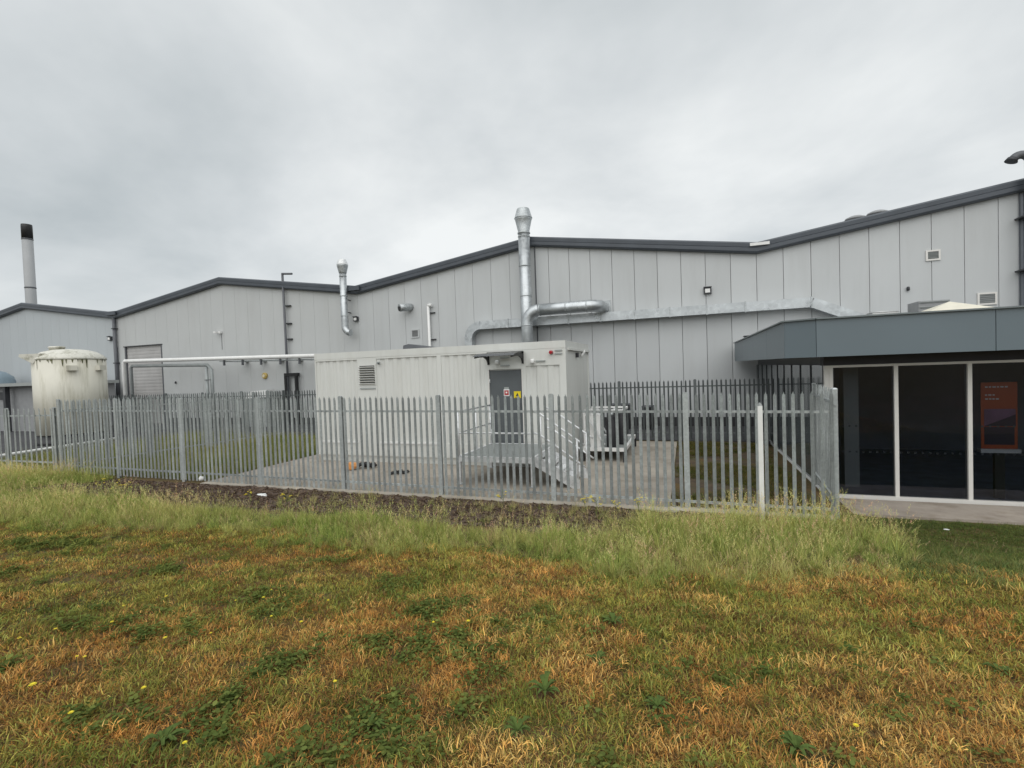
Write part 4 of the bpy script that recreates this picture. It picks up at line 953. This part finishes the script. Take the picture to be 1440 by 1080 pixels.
# --- tuft sources
r_ = random.Random(11)
turf = []
for k in range(8):
    t = Tuft()
    for i in range(34):
        a = r_.uniform(0, 6.28); rr = .09*math.sqrt(r_.random())
        t.blade((rr*math.cos(a), rr*math.sin(a), -.006), a+r_.uniform(-1.3, 1.3), r_.uniform(.025, .062), r_.uniform(.9, 2.4), r_.uniform(.0014, .0028), r_, shade(r_, .45, 1.5, .16), 3)
    turf.append(t.mesh('turf_tuft', 'leaf_inst'))
SRC_TURF = source('turf_source', turf)
longg = []
for k in range(8):
    t = Tuft()
    for i in range(24):
        a = r_.uniform(0, 6.28); rr = r_.uniform(0, .07)
        t.blade((rr*math.cos(a), rr*math.sin(a), -.02), a+r_.uniform(-.8, .8), r_.uniform(.18, .46), r_.uniform(.25, 1.5), r_.uniform(.0028, .0052), r_, shade(r_, .6, 1.4, .1), 4)
    if k >= 3:
        for i in range(r_.randint(2, 4)):
            a = r_.uniform(0, 6.28); L = r_.uniform(.40, .75)
            pts = t.blade((0, 0, -.02), a, L, r_.uniform(.15, .6), .0016, r_, (1.35, 1.2, 1.25), 5)
            p0, p1 = pts[-2], pts[-1]; dr_ = (p1-p0)
            for j in range(16):                                   # seed head
                q = p0+dr_*(j/15)*1.15; aa = r_.uniform(0, 6.28); ll = r_.uniform(.014, .040)*(1-.5*j/15)
                e_ = Vector((math.cos(aa)*ll, math.sin(aa)*ll, ll*.55)); sd_ = Vector((-math.sin(aa), math.cos(aa), 0))
                t.strip([q, q+e_*.6, q+e_], [.0012, .0034, .0012], (1.75*r_.uniform(.8, 1.1), 1.45*r_.uniform(.85, 1.1), 1.9), sd_)
    longg.append(t.mesh('long_tuft', 'leaf_inst'))
SRC_LONG = source('long_source', longg)
clov = []
for k in range(6):
    t = Tuft()
    for i in range(17):
        a = r_.uniform(0, 6.28); rr = r_.uniform(.01, .075); c = Vector((rr*math.cos(a), rr*math.sin(a), r_.uniform(.015, .05))); L = r_.uniform(.013, .026)
        b = r_.uniform(0, 6.28); d = Vector((math.cos(b), math.sin(b), r_.uniform(-.3, .35))); sd_ = Vector((-d.y, d.x, r_.uniform(-.3, .3))).normalized()
        t.strip([c-d*L*.5, c-d*L*.22, c+d*L*.1, c+d*L*.38, c+d*L*.52], [.002, L*.30, L*.40, L*.26, .002], shade(r_, .65, 1.35, .06), sd_)
        t.strip([Vector((c.x*.5, c.y*.5, -.01)), c], [.0012, .001], (.9, .9, .8), Vector((1, 0, 0)))
    clov.append(t.mesh('clover_clump', 'leaf_inst'))
SRC_CLOV = source('clover_source', clov)
chips = []
for k in range(6):
    t = Tuft(); L = r_.uniform(.03, .07); w_ = r_.uniform(.010, .024); h = r_.uniform(.006, .016)
    c = shade(r_, .5, 1.5, .08)
    t.v = [(sx*L*r_.uniform(.8, 1), sy*w_*r_.uniform(.6, 1), z*h) for z in (0, 1) for sx, sy in ((-.5, -.5), (.5, -.5), (.5, .5), (-.5, .5))]
    t.f = [(3, 2, 1, 0), (4, 5, 6, 7), (0, 1, 5, 4), (1, 2, 6, 5), (2, 3, 7, 6), (3, 0, 4, 7)]; t.c = [c]*8
    chips.append(t.mesh('bark_chip', 'leaf_inst'))
SRC_CHIP = source('chip_source', chips)

GREEN, OLIVE, GOLD, RUST, THATCH = (.205, .240, .052), (.46, .395, .100), (.74, .50, .165), (.58, .300, .090), (.22, .120, .050)
def long_edge(x): return np.interp(x, [-24, -10, -6.5, 0, 1, 2.5, 4], [4.0, 4.45, 5.25, 5.15, 5.6, 6.4, 6.9])+.18*np.sin(x*1.7)+.1*np.sin(x*4.1)
def dryness(x, y):
    n = fbm(x, y, 1.0, 61); n2 = fbm(x, y, 3.4, 71)
    d = (n-.5)*4.2+(n2-.5)*3.6+.42-.24*np.clip(y-2.8, -1, 4)+.10*np.clip(x+2.2, -3, 3)
    return np.clip(d, 0, 1)
def clover_mask(x, y):
    return np.clip((fbm(x, y, 2.3, 91)-.655)*8-.30*np.clip(y-3.4, 0, 5)+.45*np.clip(-x-1.2, -1, 1), 0, 1)
rs = np.random.RandomState(5)
def sample(n, x0, x1, y0, y1): return rs.uniform(x0, x1, n), rs.uniform(y0, y1, n)
# mown lawn
x, y = sample(118000, -19, 8, .4, 7.2)
keep = in_view(x, y, 3.8); x, y = x[keep], y[keep]
dist = np.hypot(x, y); dens = np.clip(1.25-.13*dist, .33, 1.)
edge = y-long_edge(x); keep = (rs.rand(len(x)) < dens) & ((edge < .5) | (x > 2.6)); x, y = x[keep], y[keep]
ros = np.array([tuple(on_ground(*q))[:2] for q in ROS]); keep = (np.hypot(x[:, None]-ros[None, :, 0], y[:, None]-ros[None, :, 1]).min(1) > .085); x, y = x[keep], y[keep]
d = .12+.68*dryness(x, y); cm = clover_mask(x, y); keep = rs.rand(len(x)) > cm*.55; x, y, d = x[keep], y[keep], d[keep]
n = len(x); u = rs.rand(n)
g_ = lerp3(GREEN, OLIVE, np.clip(rs.rand(n)*.9+(fbm(x, y, 1.9, 101)-.5)*1.6, 0, 1)); q = lerp3(RUST, GOLD, np.clip(rs.rand(n)**2.*.9+(fbm(x, y, 1.4, 111)-.5)*2.0, 0, 1))
colr = np.where((rs.rand(n) < d)[:, None], q, g_); colr = np.where((u < .22)[:, None], np.array(THATCH)[None, :], colr)
colr = colr*rs.uniform(.6, 1.35, n)[:, None]
sc = rs.uniform(.75, 1.35, n)*(1+.35*np.clip((y-3.0)/3, 0, 1)); sc *= .8+.5*fbm(x, y, 1.2, 121)
scatter('mown_grass', np.stack([x, y, ground_z(x, y)], 1), rs.uniform(0, 6.28, n), rs.uniform(-.25, .25, (n, 2)), sc, colr, SRC_TURF, 8, 'mown lawn of mixed green and dried orange grass', 'grass', rs)
# clover and low weeds
x, y = sample(42000, -14, 6, .6, 6.4); keep = in_view(x, y, 3.5) & (rs.rand(len(x)) < clover_mask(x, y)**1.3*.7+.012); x, y = x[keep], y[keep]; n = len(x)
scatter('clover_patches', np.stack([x, y, ground_z(x, y)+.004], 1), rs.uniform(0, 6.28, n), rs.uniform(-.15, .15, (n, 2)), rs.uniform(.7, 1.4, n), lerp3((.085, .120, .032), (.18, .205, .055), rs.rand(n)), SRC_CLOV, 6, 'dark green clover and low weeds in the lawn', 'weeds', rs)
# tall grass belt
x, y = sample(19000, -24, 4.2, 3.9, 9.75)
back = np.where(x < -15.8, 9.6, mulch_front(x)-.60+(9.8-mulch_front(x))*sstep(x+(vnoise(x, y, 2.5, 137)-.5)*1.5, -3.2, .9)); ed = y-long_edge(x)+(vnoise(x, y, 2.2, 131)-.5)*.9
rb_ = 2.35+(y-6.93)*.36+(vnoise(x, y, 1.5, 133)-.5)*.5
keep = (ed > 0) & (y < back+rs.uniform(-.15, .15, len(x))) & (x < rb_) & in_view(x, y, 4.2); x, y, ed = x[keep], y[keep], ed[keep]
hgt = .34+.40*np.clip(ed/1.8, 0, 1)+.06*sstep(x, -1.5, 1.5)*np.clip(ed/1.5, 0, 1); hgt = hgt*(.45+1.1*fbm(x, y, 1.3, 141))*rs.uniform(.75, 1.25, len(x))*np.where((x < -.7) & (x > -15.5), .60+.40*np.clip((mulch_front(x)-y)/1.1, 0, 1), 1.); n = len(x)
colr = lerp3((.25, .335, .075), (.53, .51, .18), np.clip(rs.rand(n)*.6+(fbm(x, y, .8, 151)-.35)*1.4, 0, 1)); dry = rs.rand(n) < .13
colr = np.where(dry[:, None], np.array((.46, .36, .17))[None, :], colr)*rs.uniform(.85, 1.15, n)[:, None]
scatter('tall_grass', np.stack([x, y, ground_z(x, y)], 1), rs.uniform(0, 6.28, n), rs.uniform(-.12, .12, (n, 2)), hgt, colr, SRC_LONG, 8, 'belt of tall pale seeding grass before the fence', 'grass', rs)
x2, y2 = sample(520, -9, 2.3, 7.4, 9.5); n = len(x2); k2 = rs.rand(n) < sstep(x2, -9, 1)*.9+.1; x2, y2 = x2[k2], y2[k2]; n = len(x2)
scatter('straggling_grass', np.stack([x2, y2, ground_z(x2, y2)], 1), rs.uniform(0, 6.28, n), rs.uniform(-.3, .3, (n, 2)), rs.uniform(.3, .75, n), lerp3((.26, .30, .09), (.52, .44, .20), rs.rand(n)), SRC_LONG, 8, 'thin dry grass stalks poking through the mulch', 'grass', rs)
# short dark grass by the annexe, sparse stalks
x, y = sample(9000, 2.2, 9, 6.3, 11.0); keep = (x > 2.6+(vnoise(x, y, 2, 161)-.5)*.8) | (y < 7.4); x, y = x[keep], y[keep]; n = len(x)
sc = rs.uniform(.7, 1.4, n); sc = np.where(y < 7.8+.2*np.sin(x*2), sc*1.5, sc)
colr = lerp3((.12, .16, .045), (.27, .27, .10), np.clip(rs.rand(n)*.6+(fbm(x, y, .9, 171)-.4)*1.5-.35*sstep(y, 8, 9), 0, 1))
scatter('short_grass', np.stack([x, y, ground_z(x, y)], 1), rs.uniform(0, 6.28, n), rs.uniform(-.2, .2, (n, 2)), sc, colr, SRC_TURF, 8, 'short dark grass before the glazed front', 'grass', rs)
x, y = sample(110, 2.6, 7, 6.6, 9.2); n = len(x)
scatter('sparse_grass', np.stack([x, y, ground_z(x, y)], 1), rs.uniform(0, 6.28, n), rs.uniform(-.3, .3, (n, 2)), rs.uniform(.35, .75, n), lerp3((.14, .16, .045), (.26, .24, .10), rs.rand(n)), SRC_LONG, 8, 'sparse straggling grass stalks at the right', 'grass', rs)
# rough grass inside the compound
x, y = sample(13500, -24.5, -12.55, 10.05, 18.55); n = len(x); hh = .38+.35*fbm(x, y, .6, 181)
scatter('rough_grass', np.stack([x, y, x*0-.04], 1), rs.uniform(0, 6.28, n), rs.uniform(-.15, .15, (n, 2)), hh, lerp3((.15, .20, .05), (.30, .31, .11), np.clip(rs.rand(n)*.6+(fbm(x, y, .5, 191)-.35)*1.3, 0, 1)), SRC_LONG, 8, 'rough green grass inside the compound left of the pad', 'grass', rs)
x, y = sample(2600, -.25, 2.2, 10.2, 18.4); keep = fbm(x, y, .6, 201) > .46; x, y = x[keep], y[keep]; n = len(x)
scatter('patchy_grass', np.stack([x, y, x*0-.03], 1), rs.uniform(0, 6.28, n), rs.uniform(-.2, .2, (n, 2)), rs.uniform(1.2, 2.4, n), lerp3((.075, .105, .022), (.17, .13, .05), rs.rand(n)), SRC_TURF, 8, 'patchy grass on bare earth right of the pad', 'grass', rs)
# bark chips
x, y = sample(17000, -16.5, 2.1, 7.2, 9.62); keep = (y > mulch_front(x)-.1); x, y = x[keep], y[keep]; n = len(x)
scatter('bark_chips', np.stack([x, y, mulch_z(x, y)+.004], 1), rs.uniform(0, 6.28, n), rs.uniform(-.5, .5, (n, 2)), rs.uniform(.5, 1.5, n), lerp3((.08, .054, .040), (.25, .18, .13), rs.rand(n)**2), SRC_CHIP, 6, 'loose bark chips on the bed along the fence', 'bark mulch', rs)

# --- single plants
mat('petal', (.85, .70, .03), .6); mat('stalk', (.12, .16, .04), .7)
def flower_head(c, r, nrm=(0, 0, 1)):
    b = MB(); k = 13
    for lay, (rr, zz) in enumerate(((1., 0), (.7, .25))):
        for i in range(k):
            a = 2*math.pi*i/k+lay*.24; a1_, a2_ = a-.2, a+.2
            b.add([(c[0], c[1], c[2]+zz*r*.6), (c[0]+r*rr*.8*math.cos(a1_), c[1]+r*rr*.8*math.sin(a1_), c[2]+zz*r+.15*r), (c[0]+r*rr*math.cos(a), c[1]+r*rr*math.sin(a), c[2]+zz*r+.2*r), (c[0]+r*rr*.8*math.cos(a2_), c[1]+r*rr*.8*math.sin(a2_), c[2]+zz*r+.15*r)], [(0, 1, 2, 3)])
    return b
for px, py in ((47, 973), (79, 895), (158, 881), (174, 858), (109, 933), (120, 934), (203, 978), (233, 907), (261, 1058), (101, 1015), (371, 846), (382, 836), (382, 872), (424, 880), (332, 850), (472, 969), (297, 896), (234, 844), (462, 851), (610, 883), (659, 881), (570, 791), (1204, 1034), (28, 905)):
    p = on_ground(px, py); h = rnd.uniform(.05, .085); p = on_ground(px, py+h*300/max(1, p.length)); s_ = .021 if px == 47 else rnd.uniform(.010, .016)
    t_ = thing('lawn_flower', p, 'largest yellow dandelion flower, at the left edge of the lawn' if px == 47 else 'small yellow dandelion flower in the mown lawn', 'flower', 'yellow flowers dotted over the lawn')
    MB().tube([(p.x, p.y, p.z-.01), (p.x+rnd.uniform(-.01, .01), p.y, p.z+h*.6), (p.x, p.y, p.z+h)], .0018, 5).build('stem', 'stalk', t_)
    flower_head((p.x, p.y, p.z+h), s_).build('petals', 'petal', t_)
mat('weed_leaf', (.085, .125, .028), .8, spec=.2, var=.25, vscale=30)
for px, py, s_, lb in ((767, 978, 1.25, 'largest green rosette weed, in the middle of the dry lawn'), (728, 1035, 1.0, 'green rosette weed near the bottom edge below the largest one'), (521, 1030, .9, 'small green rosette weed near the bottom edge, left of centre'), (863, 880, 1.1, 'green rosette weed farthest up the lawn, right of centre'), (840, 934, 1.0, 'green rosette weed just above the largest one'),
                     (925, 1000, .9, 'small green rosette weed right of the largest one'), (1405, 950, 1.0, 'green rosette weed at the right edge of the lawn'), (230, 1050, 1.2, 'green rosette weed in the bottom left of the lawn'), (1120, 1060, 1.0, 'green rosette weed at the bottom edge toward the right')):
    p = on_ground(px, py); t_ = tag(place('weed_rosette', None, p), lb, 'weed', 'rosette weeds in the lawn')
    for i in range(14):
        a = 2*math.pi*i/14*1.6+rnd.uniform(-.2, .2); L = rnd.uniform(.05, .095)*s_; d_ = Vector((math.cos(a), math.sin(a), 0)); sd_ = Vector((-d_.y, d_.x, 0)); up_ = rnd.uniform(.2, .6); b = MB(); pr = []; sw = []
        for j in range(6):
            q = j/5; pr.append(p+d_*(L*q)+Vector((0, 0, .025+L*up_*math.sin(q*2.4)))); sw.append(L*.13*(.25+math.sin(q*2.7))*(1 if j % 2 else .72))
        v = [w3 for q, w2 in zip(pr, sw) for w3 in (q-sd_*w2+Vector((0, 0, w2*.4)), q, q+sd_*w2+Vector((0, 0, w2*.4)))]
        b.add(v, [(3*j+k, 3*j+k+1, 3*j+k+4, 3*j+k+3) for j in range(5) for k in (0, 1)]); b.build('leaf', 'weed_leaf', t_)
for px, py, h, lb in ((163, 700, .34, 'yellow flowering weed, middle of three at the left end of the mulch'), (178, 701, .30, 'yellow flowering weed, right of three at the left end of the mulch'), (143, 697, .34, 'yellow flowering weed, left of three at the left end of the mulch'), (403, 718, .30, 'yellow flowering weed right of the white carton on the mulch'), (352, 712, .27, 'yellow flowering weed left of the white carton on the mulch'),
                      (707, 718, .42, 'tall lone yellow flowering weed before the landing'), (822, 726, .30, 'yellow flowering weed, left of three below the steps'), (838, 727, .36, 'tallest yellow flowering weed of three below the steps'), (868, 727, .24, 'low yellow flowering weed, right of three below the steps'), (897, 727, .32, 'yellow flowering weed farthest right on the mulch')):
    p = on_ground(px, py); t_ = thing('mustard_plant', p, lb, 'weed', 'yellow flowering weeds along the mulch')
    MB().tube([(p.x, p.y, p.z-.03), (p.x+.02, p.y, p.z+h*.5), (p.x+.01, p.y, p.z+h)], .004, 5).build('stem', 'stalk', t_)
    for i in range(5):
        a = rnd.uniform(0, 6.28); z0_ = p.z+h*rnd.uniform(.4, .9); e_ = Vector((p.x+.09*math.cos(a), p.y+.09*math.sin(a), min(z0_+.09, p.z+h+.04)))
        br = MB().tube([(p.x+.012, p.y, z0_), tuple(e_)], .0025, 5).build('branch', 'stalk', t_)
        for _ in range(3):
            c = e_+Vector((rnd.uniform(-.025, .025), rnd.uniform(-.025, .025), rnd.uniform(-.02, .02))); flower_head(c, .018).build('blossom', 'petal', br)
